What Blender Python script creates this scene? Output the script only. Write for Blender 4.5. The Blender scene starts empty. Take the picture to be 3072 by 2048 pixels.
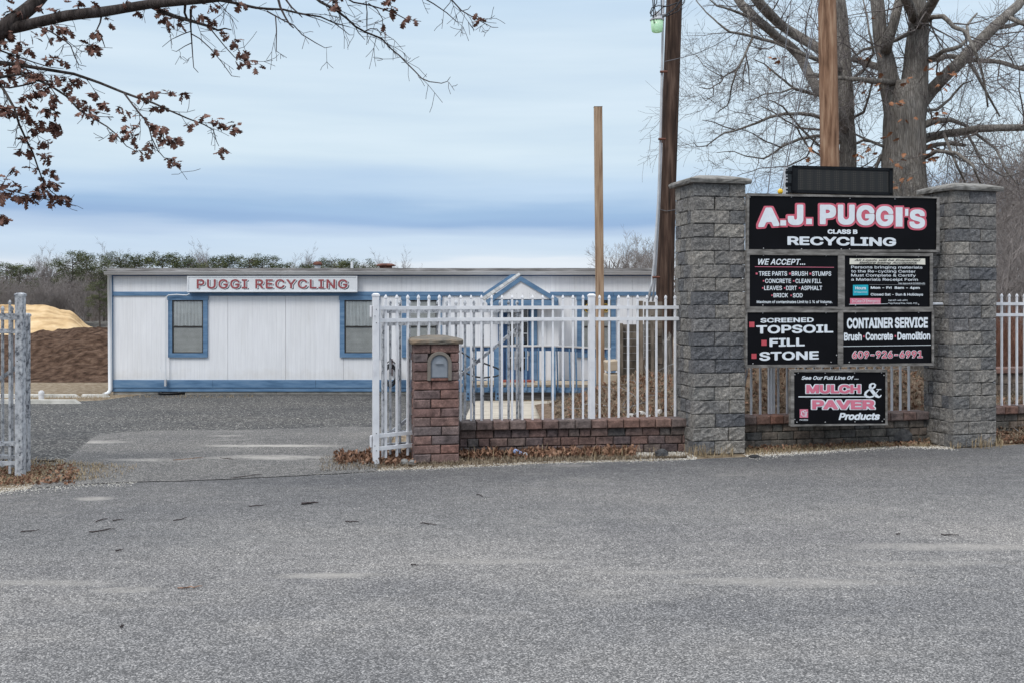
import bpy, math, random
from mathutils import Vector, Matrix, noise
random.seed(7)
C = bpy.context.scene.collection
F = 2986.7; CH = 1.72; HY = 900.0          # focal length in photo pixels, eye height, horizon row
sc = bpy.context.scene

# ------------------------------------------------------------------ camera, world, sun, exposure
cam = bpy.data.cameras.new('camera'); cam.lens = 35; cam.sensor_width = 36
cam.shift_y = -(1024 - HY) / 3072; cam.clip_end = 3000; cam.clip_start = 0.05
co = bpy.data.objects.new('camera', cam); C.objects.link(co)
co.location = (0, 0, CH); co.rotation_euler = (math.radians(90), 0, 0); sc.camera = co
sc.view_settings.view_transform = 'Standard'; sc.view_settings.look = 'None'
sc.view_settings.gamma = 1; sc.view_settings.exposure = 0.1
try: sc.view_settings.use_curve_mapping = False
except Exception: pass

SUN_EL, SUN_AZ = 48.0, 215.0                # the sun stands behind the viewer, to the left, behind thin cloud
W = bpy.data.worlds.new('World'); sc.world = W; W.use_nodes = True
nt = W.node_tree; nt.nodes.clear()
def N(nt, t, **k):
    n = nt.nodes.new(t)
    for a, b in k.items(): setattr(n, a, b)
    return n
def L(nt, a, b): nt.links.new(a, b)
def math_(nt, op, a, b=None, clamp=False):
    n = N(nt, 'ShaderNodeMath', operation=op, use_clamp=clamp)
    for i, v in enumerate((a, b)):
        if v is None: continue
        if isinstance(v, (int, float)): n.inputs[i].default_value = v
        else: L(nt, v, n.inputs[i])
    return n.outputs[0]
def ramp(nt, fac, stops, interp='LINEAR'):
    n = N(nt, 'ShaderNodeValToRGB'); n.color_ramp.interpolation = interp
    e = n.color_ramp.elements
    while len(e) < len(stops): e.new(0.5)
    for i, (p, c) in enumerate(stops):
        e[i].position = p; e[i].color = (*c, 1) if len(c) == 3 else c
    L(nt, fac, n.inputs[0]); return n.outputs[0]
def mixc(nt, fac, a, b, blend='MIX'):
    n = N(nt, 'ShaderNodeMix', data_type='RGBA', blend_type=blend)
    for i, v in ((0, fac), (6, a), (7, b)):
        if isinstance(v, (int, float)): n.inputs[i].default_value = v
        elif isinstance(v, tuple): n.inputs[i].default_value = (*v, 1) if len(v) == 3 else v
        else: L(nt, v, n.inputs[i])
    return n.outputs[2]
tc = N(nt, 'ShaderNodeTexCoord'); sep = N(nt, 'ShaderNodeSeparateXYZ'); L(nt, tc.outputs['Generated'], sep.inputs[0])
sky = N(nt, 'ShaderNodeTexSky', sky_type='NISHITA', sun_disc=False)
sky.sun_elevation = math.radians(SUN_EL); sky.sun_rotation = math.radians(SUN_AZ)
mp = N(nt, 'ShaderNodeMapping'); mp.inputs['Scale'].default_value = (1.6, 1.6, 13); L(nt, tc.outputs['Generated'], mp.inputs[0])
nz = N(nt, 'ShaderNodeTexNoise'); nz.inputs['Scale'].default_value = 1.5; nz.inputs['Detail'].default_value = 5
nz.inputs['Roughness'].default_value = 0.5; L(nt, mp.outputs[0], nz.inputs['Vector'])
mp2 = N(nt, 'ShaderNodeMapping'); mp2.inputs['Scale'].default_value = (1.4, 1.4, 17); mp2.inputs['Rotation'].default_value = (0, 0.035, 0)
L(nt, tc.outputs['Generated'], mp2.inputs[0])
nz2 = N(nt, 'ShaderNodeTexNoise'); nz2.inputs['Scale'].default_value = 2.2; nz2.inputs['Detail'].default_value = 4
L(nt, mp2.outputs[0], nz2.inputs['Vector'])
# height above the horizon as the sine of the elevation, shifted a little by noise so that the cloud bands waver
el = math_(nt, 'ADD', sep.outputs[2], math_(nt, 'MULTIPLY', math_(nt, 'SUBTRACT', nz.outputs[0], 0.5), 0.06))
cl = ramp(nt, math_(nt, 'MULTIPLY', el, 1.0, True), [
    (0.000, (6.5, 7.2, 8.2)), (0.034, (6.6, 7.3, 8.2)), (0.042, (5.5, 6.6, 7.9)), (0.058, (5.3, 6.5, 8.0)), (0.067, (4.4, 5.6, 7.4)),
    (0.080, (2.8, 4.2, 6.5)), (0.092, (3.1, 4.6, 6.8)), (0.112, (4.7, 6.1, 7.8)), (0.14, (6.0, 7.2, 8.2)), (0.22, (5.9, 7.1, 8.2)),
    (0.31, (5.2, 6.6, 8.1)), (0.50, (9.5, 10.4, 11.8)), (1.0, (20, 21, 22.5))], 'EASE')
streak = ramp(nt, nz2.outputs[0], [(0.30, (0.94, 0.96, 0.98)), (0.52, (1.02, 1.02, 1.01)), (0.70, (1.09, 1.07, 1.045))])
cloud = mixc(nt, 1.0, cl, streak, 'MULTIPLY')
cover = mixc(nt, 0.94, sky.outputs[0], cloud)
bg = N(nt, 'ShaderNodeBackground'); bg.inputs[1].default_value = 0.105; L(nt, cover, bg.inputs[0])
wo = N(nt, 'ShaderNodeOutputWorld'); L(nt, bg.outputs[0], wo.inputs[0])
sl = bpy.data.lights.new('sun', 'SUN'); sl.energy = 1.5; sl.angle = math.radians(18); sl.color = (1.0, 0.96, 0.9)
so = bpy.data.objects.new('sun', sl); C.objects.link(so)
_e, _a = math.radians(SUN_EL), math.radians(SUN_AZ)
sd = Vector((math.sin(_a) * math.cos(_e), math.cos(_a) * math.cos(_e), math.sin(_e)))
so.rotation_euler = sd.to_track_quat('Z', 'Y').to_euler(); so.location = sd * 50

# ------------------------------------------------------------------ materials
def newmat(name):
    m = bpy.data.materials.new(name); m.use_nodes = True; t = m.node_tree
    return m, t, t.nodes['Principled BSDF']
def coords(t, kind='pos', scale=(1, 1, 1), rot=(0, 0, 0)):
    if kind == 'pos': s = N(t, 'ShaderNodeNewGeometry').outputs['Position']
    else: s = N(t, 'ShaderNodeTexCoord').outputs['Object']
    m = N(t, 'ShaderNodeMapping'); m.inputs['Scale'].default_value = scale; m.inputs['Rotation'].default_value = rot
    L(t, s, m.inputs[0]); return m.outputs[0]
def noise_(t, vec, scale, detail=4, rough=0.55):
    n = N(t, 'ShaderNodeTexNoise'); n.inputs['Scale'].default_value = scale; n.inputs['Detail'].default_value = detail
    n.inputs['Roughness'].default_value = rough; L(t, vec, n.inputs['Vector']); return n.outputs[0]
def bump_(t, h, strength, dist, bsdf):
    b = N(t, 'ShaderNodeBump'); b.inputs['Strength'].default_value = strength; b.inputs['Distance'].default_value = dist
    L(t, h, b.inputs['Height']); L(t, b.outputs[0], bsdf.inputs['Normal'])
def nmat(name, cols, scale=4, rough=0.7, bump=0.3, dist=0.01, bscale=None, stretch=(1, 1, 1), kind='pos', objvar=None, spec=0.3, detail=6, lo=0.3, hi=0.7, metal=0):
    """Noise between the colours in COLS; objvar: colours picked per object and mixed in."""
    m, t, b = newmat(name)
    v = coords(t, kind, stretch)
    f = noise_(t, v, scale, detail)
    k = len(cols)
    c = ramp(t, f, [(lo + (hi - lo) * i / max(1, k - 1), cols[i]) for i in range(k)])
    if objvar:
        oi = N(t, 'ShaderNodeObjectInfo')
        oc = ramp(t, oi.outputs['Random'], [((i + 0.5) / len(objvar), x) for i, x in enumerate(objvar)])
        c = mixc(t, 1.0, c, oc, 'MULTIPLY')
    L(t, c, b.inputs['Base Color'])
    b.inputs['Roughness'].default_value = rough; b.inputs['Specular IOR Level'].default_value = spec
    b.inputs['Metallic'].default_value = metal
    if bump: bump_(t, noise_(t, v, bscale or scale * 4, 8, 0.65), bump, dist, b)
    return m
M = {}
M['soil'] = nmat('soil', [(0.10, 0.065, 0.04), (0.20, 0.15, 0.095), (0.33, 0.28, 0.21)], 9, 0.95, 0.8, 0.02, 60)
def aggregate(name, dark, mid, light, vs, patches, rough=0.9, amp=1.0, dust=None, bias=0.5, lanes=False):
    m, t, b = newmat(name)
    v = coords(t)
    vo = N(t, 'ShaderNodeTexVoronoi'); vo.inputs['Scale'].default_value = vs; L(t, v, vo.inputs['Vector'])
    s = N(t, 'ShaderNodeSeparateColor'); L(t, vo.outputs['Color'], s.inputs[0])
    g = ramp(t, s.outputs[0], [(0.0, dark), (0.35, tuple(x * 0.6 + y * 0.4 for x, y in zip(dark, mid))), (bias + 0.12, mid), (0.86, tuple((x + y) / 2 for x, y in zip(light, mid))), (1.0, light)])
    big = noise_(t, coords(t, 'pos', (0.5, 1.1, 1), (0, 0, 0.12)), 0.7, 5)
    fine = noise_(t, v, 7, 6, 0.7)
    mid_n = noise_(t, coords(t, 'pos', (0.7, 2.0, 1), (0, 0, 0.1)), 1.6, 8, 0.68)
    sh = ramp(t, big, [(0.28, (0.74, 0.75, 0.78)), (0.5, (1, 1, 1)), (0.72, (1.2, 1.18, 1.15))])
    g = mixc(t, amp, g, sh, 'MULTIPLY')
    g = mixc(t, 0.8, g, ramp(t, fine, [(0.3, (0.78, 0.78, 0.78)), (0.7, (1.22, 1.22, 1.22))]), 'MULTIPLY')
    if lanes:     # darker unworn margin along the verge, paler tyre-polished lanes, both with ragged limits
        p = N(t, 'ShaderNodeNewGeometry'); sx = N(t, 'ShaderNodeSeparateXYZ'); L(t, p.outputs['Position'], sx.inputs[0])
        w_ = math_(t, 'SUBTRACT', sx.outputs[1], math_(t, 'MULTIPLY', sx.outputs[0], 0.21))
        w_ = math_(t, 'ADD', w_, math_(t, 'MULTIPLY', math_(t, 'SUBTRACT', mid_n, 0.5), 2.6))
        lane = ramp(t, math_(t, 'MULTIPLY', w_, 0.08), [(0.24, (1.0, 1.0, 1.02)), (0.33, (1.1, 1.1, 1.1)), (0.42, (1.02, 1.02, 1.03)), (0.5, (1.22, 1.2, 1.18)), (0.56, (1.2, 1.18, 1.16)), (0.62, (0.98, 0.98, 0.98)), (0.7, (0.86, 0.86, 0.87)), (0.8, (0.74, 0.74, 0.75))])
        g = mixc(t, 1.0, g, lane, 'MULTIPLY')
    if dust:
        dn = ramp(t, mid_n, [(dust[1], (0, 0, 0)), (dust[2], (1, 1, 1))])
        grit = ramp(t, fine, [(0.35, (0.25, 0.25, 0.25)), (0.6, (1, 1, 1))])
        fac = mixc(t, 1.0, dn, grit, 'MULTIPLY')
        fm = N(t, 'ShaderNodeMath', operation='MULTIPLY'); L(t, fac, fm.inputs[0]); fm.inputs[1].default_value = dust[3]
        acc = fm.outputs[0]
        p = N(t, 'ShaderNodeNewGeometry'); sx = N(t, 'ShaderNodeSeparateXYZ'); L(t, p.outputs['Position'], sx.inputs[0])
        patch_n = noise_(t, coords(t, 'pos', (0.8, 1.6, 1)), 3.2, 8, 0.7)
        for (cx, cy, rx, ry, st) in patches:      # sand washed into these spots
            dx = math_(t, 'DIVIDE', math_(t, 'SUBTRACT', sx.outputs[0], cx), rx)
            dy = math_(t, 'DIVIDE', math_(t, 'SUBTRACT', math_(t, 'ADD', sx.outputs[1], math_(t, 'MULTIPLY', mid_n, ry * 3.0)), cy + ry * 1.5), ry)
            d = math_(t, 'ADD', math_(t, 'MULTIPLY', dx, dx), math_(t, 'MULTIPLY', dy, dy))
            k = math_(t, 'MULTIPLY', math_(t, 'SUBTRACT', 1.0, d, True), st)
            k = math_(t, 'MULTIPLY', k, math_(t, 'MULTIPLY', math_(t, 'SUBTRACT', patch_n, 0.30), 5.0, True), True)
            acc = math_(t, 'MAXIMUM', acc, k)
        g = mixc(t, acc, g, dust[0])
    L(t, g, b.inputs['Base Color']); b.inputs['Roughness'].default_value = rough; b.inputs['Specular IOR Level'].default_value = 0.25
    bump_(t, vo.outputs['Distance'], 0.35, 0.006, b)
    return m
M['asphalt'] = aggregate('street_asphalt', (0.058, 0.0565, 0.056), (0.136, 0.132, 0.130), (0.35, 0.335, 0.32), 150,
    [(-3.62, 8.63, 0.2, 0.1, 1.0), (0.6, 10.35, 0.28, 0.12, 0.4), (-1.15, 6.22, 0.42, 0.08, 0.8), (-2.85, 6.05, 0.55, 0.1, 0.5), (-2.3, 5.9, 0.25, 0.07, 0.6), (-0.1, 6.55, 0.7, 0.1, 0.45),
     (1.7, 6.05, 0.9, 0.11, 0.55), (3.1, 6.95, 0.9, 0.14, 0.6), (0.9, 6.3, 0.6, 0.08, 0.4), (2.6, 6.5, 0.8, 0.09, 0.4)], dust=((0.30, 0.28, 0.255), 0.54, 0.74, 0.4), lanes=True)
M['drive'] = aggregate('driveway_asphalt', (0.05, 0.048, 0.046), (0.118, 0.112, 0.107), (0.31, 0.29, 0.265), 110,
    [(-2.85, 11.75, 0.95, 0.13, 0.8), (-2.6, 10.85, 0.9, 0.17, 0.6), (-5.1, 12.05, 0.6, 0.16, 0.6), (-3.9, 10.7, 0.6, 0.12, 0.45), (-3.6, 12.6, 0.3, 0.08, 0.6)], dust=((0.42, 0.39, 0.35), 0.55, 0.78, 0.45))
M['yard'] = aggregate('dark_yard_gravel', (0.018, 0.018, 0.018), (0.072, 0.068, 0.065), (0.25, 0.24, 0.22), 48, [], amp=1.0, bias=0.62)
M['pad'] = nmat('worn_pale_concrete', [(0.27, 0.235, 0.19), (0.40, 0.355, 0.29), (0.47, 0.42, 0.35)], 2.5, 0.9, 0.3, 0.01, 40, (1, 3, 1))
M['siding'] = None
def siding():
    m, t, b = newmat('white_painted_siding')
    v = coords(t, 'pos', (1, 1, 0.05))
    f = noise_(t, v, 26, 6, 0.6)
    c = ramp(t, f, [(0.3, (0.70, 0.70, 0.72)), (0.6, (0.77, 0.77, 0.785)), (0.8, (0.80, 0.80, 0.81))])
    w = N(t, 'ShaderNodeTexWave', wave_type='BANDS', bands_direction='X'); w.inputs['Scale'].default_value = 3.1
    L(t, coords(t), w.inputs['Vector'])
    gr = ramp(t, w.outputs[0], [(0.0, (0.78, 0.78, 0.8)), (0.035, (1, 1, 1))])
    c = mixc(t, 0.35, c, gr, 'MULTIPLY')
    st = ramp(t, noise_(t, coords(t, 'pos', (1, 1, 0.25)), 2.2, 6, 0.7), [(0.3, (0.86, 0.855, 0.84)), (0.55, (1, 1, 1))])
    c = mixc(t, 0.5, c, st, 'MULTIPLY')
    # splashed dirt low on the wall and grime runs below the eaves
    sx = N(t, 'ShaderNodeSeparateXYZ'); L(t, coords(t), sx.inputs[0])
    hz_ = math_(t, 'ADD', sx.outputs[2], math_(t, 'MULTIPLY', noise_(t, coords(t), 3.0, 7, 0.7), 0.7))
    c = mixc(t, 1.0, c, ramp(t, hz_, [(0.22, (0.84, 0.81, 0.76)), (0.62, (1, 1, 1))]), 'MULTIPLY')
    rn = ramp(t, noise_(t, coords(t, 'pos', (1, 1, 0.07)), 9, 5, 0.7), [(0.60, (1, 1, 1)), (0.74, (0.86, 0.84, 0.8))])
    c = mixc(t, 0.7, c, rn, 'MULTIPLY')
    L(t, c, b.inputs['Base Color']); b.inputs['Roughness'].default_value = 0.7
    bump_(t, gr, 0.3, 0.004, b); return m
M['siding'] = siding()
M['blue'] = nmat('weathered_blue_paint', [(0.068, 0.14, 0.24), (0.108, 0.2, 0.325), (0.155, 0.25, 0.37)], 5, 0.65, 0.3, 0.004, 40, (0.5, 1, 3))
M['blue_dark'] = nmat('deep_blue_paint', [(0.035, 0.08, 0.17), (0.06, 0.125, 0.25)], 5, 0.6, 0.2, 0.004)
M['gutter'] = nmat('dull_gutter_paint', [(0.40, 0.39, 0.385), (0.53, 0.52, 0.515), (0.62, 0.61, 0.6)], 2, 0.5, 0.1, 0.002, 20, (0.3, 1, 4))
M['fascia'] = nmat('grey_weathered_wood', [(0.09, 0.085, 0.082), (0.19, 0.18, 0.175), (0.34, 0.33, 0.325)], 9, 0.85, 0.6, 0.006, 50, (0.25, 1, 3))
M['bleached'] = nmat('bleached_frame_wood', [(0.07, 0.065, 0.06), (0.16, 0.15, 0.14), (0.27, 0.255, 0.24)], 16, 0.85, 0.6, 0.004, 60, (0.35, 1, 1.6))
M['oldwood'] = nmat('old_fence_wood', [(0.06, 0.05, 0.04), (0.15, 0.125, 0.1), (0.26, 0.22, 0.185)], 8, 0.9, 0.8, 0.01, 40, (1, 1, 0.35), objvar=[(0.75, 0.75, 0.75), (1, 1, 1), (1.1, 1.05, 1)])
M['newwood'] = nmat('treated_timber', [(0.16, 0.095, 0.055), (0.32, 0.215, 0.14), (0.44, 0.32, 0.22)], 18, 0.8, 0.5, 0.006, 50, (1.6, 1.6, 0.09))
M['pole_dark'] = nmat('creosote_pole_wood', [(0.018, 0.011, 0.008), (0.06, 0.034, 0.024), (0.14, 0.09, 0.066)], 16, 0.85, 0.8, 0.015, 40, (1.5, 1.5, 0.1))
M['pole_tan'] = nmat('tan_pole_wood', [(0.10, 0.05, 0.028), (0.25, 0.14, 0.085), (0.40, 0.26, 0.17)], 14, 0.85, 0.8, 0.02, 50, (1.6, 1.6, 0.16))
M['white'] = nmat('white_fence_paint', [(0.58, 0.58, 0.60), (0.68, 0.68, 0.70), (0.72, 0.72, 0.73)], 9, 0.42, 0.06, 0.001, 60)
def galv():
    m, t, b = newmat('peeling_grey_gate_paint')
    v = coords(t, 'pos', (1, 1, 0.7))
    f = noise_(t, v, 28, 7, 0.7)
    f2 = noise_(t, coords(t, 'pos', (1, 1, 0.5)), 2.0, 3)
    fm = math_(t, 'ADD', math_(t, 'MULTIPLY', f, 0.75), math_(t, 'MULTIPLY', f2, 0.25))
    c = ramp(t, fm, [(0.40, (0.07, 0.075, 0.09)), (0.45, (0.27, 0.28, 0.30)), (0.52, (0.42, 0.43, 0.45)), (0.6, (0.52, 0.53, 0.55))])
    L(t, c, b.inputs['Base Color']); b.inputs['Roughness'].default_value = 0.55
    bump_(t, f, 0.3, 0.002, b); return m
M['galv'] = galv()
M['conduit'] = nmat('grey_conduit', [(0.36, 0.37, 0.39), (0.5, 0.51, 0.53)], 8, 0.5, 0.1, 0.002)
def blockmat(name, base, var, sc_, bmp, dist):
    m, t, b = newmat(name)
    v = coords(t)
    f = noise_(t, v, sc_, 9, 0.72); f2 = noise_(t, v, 3.5, 4)
    vo = N(t, 'ShaderNodeTexVoronoi'); vo.inputs['Scale'].default_value = 85; L(t, v, vo.inputs['Vector'])
    c = ramp(t, f, [(0.28, tuple(x * 0.38 for x in base)), (0.5, base), (0.74, tuple(min(1, x * 1.75) for x in base))])
    oi = N(t, 'ShaderNodeObjectInfo')
    oc = ramp(t, oi.outputs['Random'], [((i + 0.5) / len(var), x) for i, x in enumerate(var)])
    c = mixc(t, 1.0, c, oc, 'MULTIPLY')
    c = mixc(t, 0.6, c, ramp(t, f2, [(0.3, (0.6, 0.62, 0.66)), (0.7, (1.3, 1.25, 1.2))]), 'MULTIPLY')
    s = N(t, 'ShaderNodeSeparateColor'); L(t, vo.outputs['Color'], s.inputs[0])
    c = mixc(t, 0.45, c, ramp(t, s.outputs[0], [(0, (0.6, 0.6, 0.6)), (0.8, (1.1, 1.1, 1.1)), (1, (1.7, 1.65, 1.55))]), 'MULTIPLY')
    L(t, c, b.inputs['Base Color']); b.inputs['Roughness'].default_value = 0.93; b.inputs['Specular IOR Level'].default_value = 0.2
    bump_(t, noise_(t, v, sc_ * 1.3, 9, 0.7), bmp, dist, b); return m
M['greyblock'] = blockmat('split_face_grey_block', (0.225, 0.221, 0.217), [(0.6, 0.62, 0.67), (1.0, 0.99, 0.95), (0.78, 0.78, 0.81), (1.28, 1.23, 1.14), (0.88, 0.86, 0.84), (1.1, 1.06, 1.0)], 30, 1.0, 0.035)
M['redblock'] = blockmat('tumbled_red_block', (0.185, 0.128, 0.115), [(1.0, 0.9, 0.9), (0.62, 0.85, 0.98), (1.2, 1.0, 0.92), (0.8, 0.84, 0.9), (1.25, 0.95, 0.85), (0.95, 1.05, 1.1)], 12, 0.7, 0.012)
M['wallblock'] = blockmat('tumbled_dull_block', (0.14, 0.1, 0.09), [(0.8, 0.85, 0.92), (1.1, 0.95, 0.9), (0.75, 0.95, 1.0), (1.0, 0.9, 0.88), (0.9, 1.0, 1.0)], 14, 0.7, 0.012)
M['dimblock'] = blockmat('tumbled_grey_brown_block', (0.12, 0.11, 0.1), [(0.75, 0.8, 0.85), (1.1, 1.0, 0.92), (0.9, 0.95, 0.95), (1.2, 1.05, 0.95)], 14, 0.7, 0.012)
M['capblock'] = blockmat('brown_cap_block', (0.165, 0.112, 0.096), [(1.0, 0.9, 0.88), (0.7, 0.88, 0.98), (1.2, 0.95, 0.85), (0.85, 0.85, 0.85), (1.1, 1.0, 0.95)], 12, 0.6, 0.01)
M['capstone'] = nmat('grey_cap_stone', [(0.10, 0.095, 0.085), (0.2, 0.19, 0.175), (0.27, 0.26, 0.245)], 12, 0.9, 0.7, 0.012, 30)
M['mosscap'] = nmat('mossy_cap_stone', [(0.085, 0.08, 0.07), (0.17, 0.15, 0.125), (0.25, 0.18, 0.12)], 6, 0.92, 0.8, 0.015, 30)
M['joint'] = nmat('dark_joint', [(0.012, 0.011, 0.01), (0.03, 0.027, 0.024)], 20, 0.95, 0)
M['black_panel'] = nmat('black_sign_face', [(0.004, 0.004, 0.005), (0.006, 0.006, 0.008)], 3, 0.45, 0.03, 0.002, 6, spec=0.08)
M['vinyl_white'] = nmat('white_vinyl', [(0.62, 0.66, 0.70), (0.70, 0.74, 0.78)], 15, 0.5, 0)
M['vinyl_pink'] = nmat('faded_red_vinyl', [(0.50, 0.085, 0.13), (0.60, 0.14, 0.19)], 8, 0.5, 0)
M['vinyl_pale'] = nmat('faded_pink_vinyl', [(0.55, 0.13, 0.20), (0.62, 0.2, 0.27)], 8, 0.5, 0)
M['vinyl_red'] = nmat('red_vinyl', [(0.42, 0.055, 0.07), (0.50, 0.09, 0.11)], 8, 0.5, 0)
M['vinyl_cream'] = nmat('cream_sticker', [(0.62, 0.60, 0.52), (0.72, 0.69, 0.6)], 10, 0.5, 0.2, 0.004, 18)
M['vinyl_teal'] = nmat('teal_sticker', [(0.01, 0.30, 0.40), (0.015, 0.36, 0.46)], 10, 0.45, 0)
M['ink'] = nmat('black_ink', [(0.01, 0.01, 0.012), (0.015, 0.015, 0.02)], 10, 0.5, 0)
M['maroon'] = nmat('maroon_letter_paint', [(0.24, 0.055, 0.065), (0.33, 0.085, 0.09)], 20, 0.6, 0)
M['navy'] = nmat('navy_letter_paint', [(0.012, 0.014, 0.03), (0.02, 0.022, 0.04)], 10, 0.6, 0)
M['signwhite'] = nmat('white_sign_board', [(0.62, 0.64, 0.66), (0.70, 0.71, 0.73)], 3, 0.5, 0.05, 0.002)
M['screw'] = nmat('screw_metal', [(0.35, 0.35, 0.36), (0.5, 0.5, 0.5)], 30, 0.4, 0, metal=0.5)
M['black'] = nmat('black_plastic', [(0.006, 0.007, 0.009), (0.012, 0.013, 0.015)], 10, 0.45, 0.05, 0.001, spec=0.12)
def ledmat():
    m, t, b = newmat('led_grid')
    w1 = N(t, 'ShaderNodeTexVoronoi'); w1.inputs['Scale'].default_value = 48; w1.inputs['Randomness'].default_value = 0.0
    L(t, coords(t), w1.inputs['Vector'])
    c = ramp(t, w1.outputs['Distance'], [(0.25, (0.035, 0.03, 0.024)), (0.42, (0.006, 0.006, 0.006))])
    L(t, c, b.inputs['Base Color']); b.inputs['Roughness'].default_value = 0.6; return m
M['led'] = ledmat()
M['frame_dark'] = nmat('bronze_window_frame', [(0.03, 0.028, 0.026), (0.055, 0.05, 0.047)], 8, 0.5, 0)
M['blind'] = nmat('grey_blind', [(0.30, 0.30, 0.29), (0.38, 0.38, 0.37)], 6, 0.6, 0)
M['curtain'] = nmat('sheer_curtain', [(0.34, 0.36, 0.37), (0.52, 0.54, 0.55)], 10, 0.8, 0.3, 0.01, 24, (3, 1, 0.3))
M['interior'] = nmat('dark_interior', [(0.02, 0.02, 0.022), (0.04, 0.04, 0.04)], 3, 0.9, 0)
def glass(name, tint=(0.93, 0.95, 0.95)):
    m, t, b = newmat(name)
    out = t.nodes['Material Output']; t.nodes.remove(b)
    tr = N(t, 'ShaderNodeBsdfTransparent'); tr.inputs[0].default_value = (*tint, 1)
    gl = N(t, 'ShaderNodeBsdfGlossy'); gl.inputs['Roughness'].default_value = 0.03
    bm = N(t, 'ShaderNodeBump'); bm.inputs['Strength'].default_value = 0.25; bm.inputs['Distance'].default_value = 0.01
    L(t, noise_(t, coords(t), 1.7, 2), bm.inputs['Height']); L(t, bm.outputs[0], gl.inputs['Normal'])
    fr = N(t, 'ShaderNodeFresnel'); fr.inputs[0].default_value = 1.55
    bk = math_(t, 'SUBTRACT', 1.0, N(t, 'ShaderNodeNewGeometry').outputs['Backfacing'])
    f = math_(t, 'MULTIPLY', math_(t, 'ADD', math_(t, 'MULTIPLY', fr.outputs[0], 1.5), 0.02, True), bk)
    mx = N(t, 'ShaderNodeMixShader'); L(t, f, mx.inputs[0]); L(t, tr.outputs[0], mx.inputs[1]); L(t, gl.outputs[0], mx.inputs[2])
    L(t, mx.outputs[0], out.inputs[0]); return m
M['glass'] = glass('window_glass')
M['rust'] = nmat('rusty_metal', [(0.05, 0.02, 0.015), (0.12, 0.045, 0.03), (0.17, 0.075, 0.05)], 12, 0.8, 0.4, 0.004)
M['concrete'] = nmat('grey_concrete', [(0.25, 0.235, 0.21), (0.38, 0.36, 0.32), (0.46, 0.44, 0.40)], 5, 0.9, 0.5, 0.006, 40)
M['kerbpaint'] = nmat('pale_kerb_concrete', [(0.28, 0.27, 0.24), (0.42, 0.405, 0.37), (0.52, 0.50, 0.46)], 4, 0.85, 0.3, 0.006, 40)
M['shingle'] = nmat('pale_shingle', [(0.25, 0.25, 0.25), (0.38, 0.38, 0.37)], 25, 0.9, 0.4, 0.003, objvar=[(0.85, 0.85, 0.85), (1.1, 1.1, 1.1)])
M['roofing'] = nmat('grey_roofing', [(0.12, 0.12, 0.12), (0.2, 0.2, 0.2)], 4, 0.9, 0.3, 0.01)
M['rubber'] = nmat('black_rubber', [(0.01, 0.01, 0.011), (0.022, 0.022, 0.024)], 20, 0.5, 0)
M['wire'] = nmat('dark_wire', [(0.02, 0.02, 0.024), (0.035, 0.035, 0.04)], 20, 0.6, 0)
M['steelwire'] = nmat('galvanised_wire', [(0.09, 0.09, 0.1), (0.14, 0.14, 0.15)], 20, 0.5, 0)
M['yellow'] = nmat('yellow_plastic', [(0.7, 0.42, 0.02), (0.8, 0.5, 0.03)], 10, 0.5, 0)
M['deck'] = nmat('deck_boards', [(0.30, 0.24, 0.17), (0.45, 0.37, 0.28)], 10, 0.85, 0.4, 0.006, 40, (0.3, 1, 1))
M['brickstep'] = nmat('red_step', [(0.22, 0.05, 0.03), (0.32, 0.09, 0.06)], 10, 0.9, 0.3, 0.004)
M['box_metal'] = nmat('grey_mailbox_plastic', [(0.20, 0.22, 0.25), (0.27, 0.29, 0.32)], 12, 0.5, 0.1, 0.002)
M['box_trim'] = nmat('taupe_mailbox_frame', [(0.155, 0.135, 0.115), (0.2, 0.175, 0.15)], 12, 0.55, 0.1, 0.002)
def barkmat(name, cols, s=9, dist=0.03, vstretch=0.22):
    m, t, b = newmat(name)
    v = coords(t, 'pos', (1, 1, vstretch))
    f = noise_(t, v, s, 8, 0.7)
    vo = N(t, 'ShaderNodeTexVoronoi', feature='DISTANCE_TO_EDGE'); vo.inputs['Scale'].default_value = s * 1.7
    vv = coords(t, 'pos', (1, 1, vstretch * 0.8)); L(t, vv, vo.inputs['Vector'])
    e = ramp(t, vo.outputs['Distance'], [(0.0, (0.5, 0.5, 0.5)), (0.2, (1, 1, 1))])
    c = ramp(t, f, [(0.3, cols[0]), (0.5, cols[1]), (0.72, cols[2])])
    c = mixc(t, 0.6, c, e, 'MULTIPLY')
    L(t, c, b.inputs['Base Color']); b.inputs['Roughness'].default_value = 0.95; b.inputs['Specular IOR Level'].default_value = 0.15
    h = mixc(t, 0.6, f, e); bump_(t, h, 1.0, dist, b); return m
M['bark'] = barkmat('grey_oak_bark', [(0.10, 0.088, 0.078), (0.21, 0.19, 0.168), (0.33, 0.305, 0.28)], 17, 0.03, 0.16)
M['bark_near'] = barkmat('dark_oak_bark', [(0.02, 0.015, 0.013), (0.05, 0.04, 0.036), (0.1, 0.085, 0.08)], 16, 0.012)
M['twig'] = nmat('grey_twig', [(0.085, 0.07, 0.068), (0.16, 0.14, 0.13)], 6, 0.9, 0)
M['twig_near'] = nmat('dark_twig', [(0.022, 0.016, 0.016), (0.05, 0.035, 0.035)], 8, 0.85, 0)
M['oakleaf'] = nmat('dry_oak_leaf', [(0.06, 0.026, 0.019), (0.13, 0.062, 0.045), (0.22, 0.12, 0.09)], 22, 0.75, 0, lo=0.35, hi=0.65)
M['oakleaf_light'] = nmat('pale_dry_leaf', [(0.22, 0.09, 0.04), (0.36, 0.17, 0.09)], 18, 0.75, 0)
M['litter'] = nmat('leaf_litter_brown', [(0.08, 0.04, 0.025), (0.20, 0.105, 0.064), (0.34, 0.21, 0.14)], 30, 0.85, 0, lo=0.35, hi=0.65)
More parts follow.
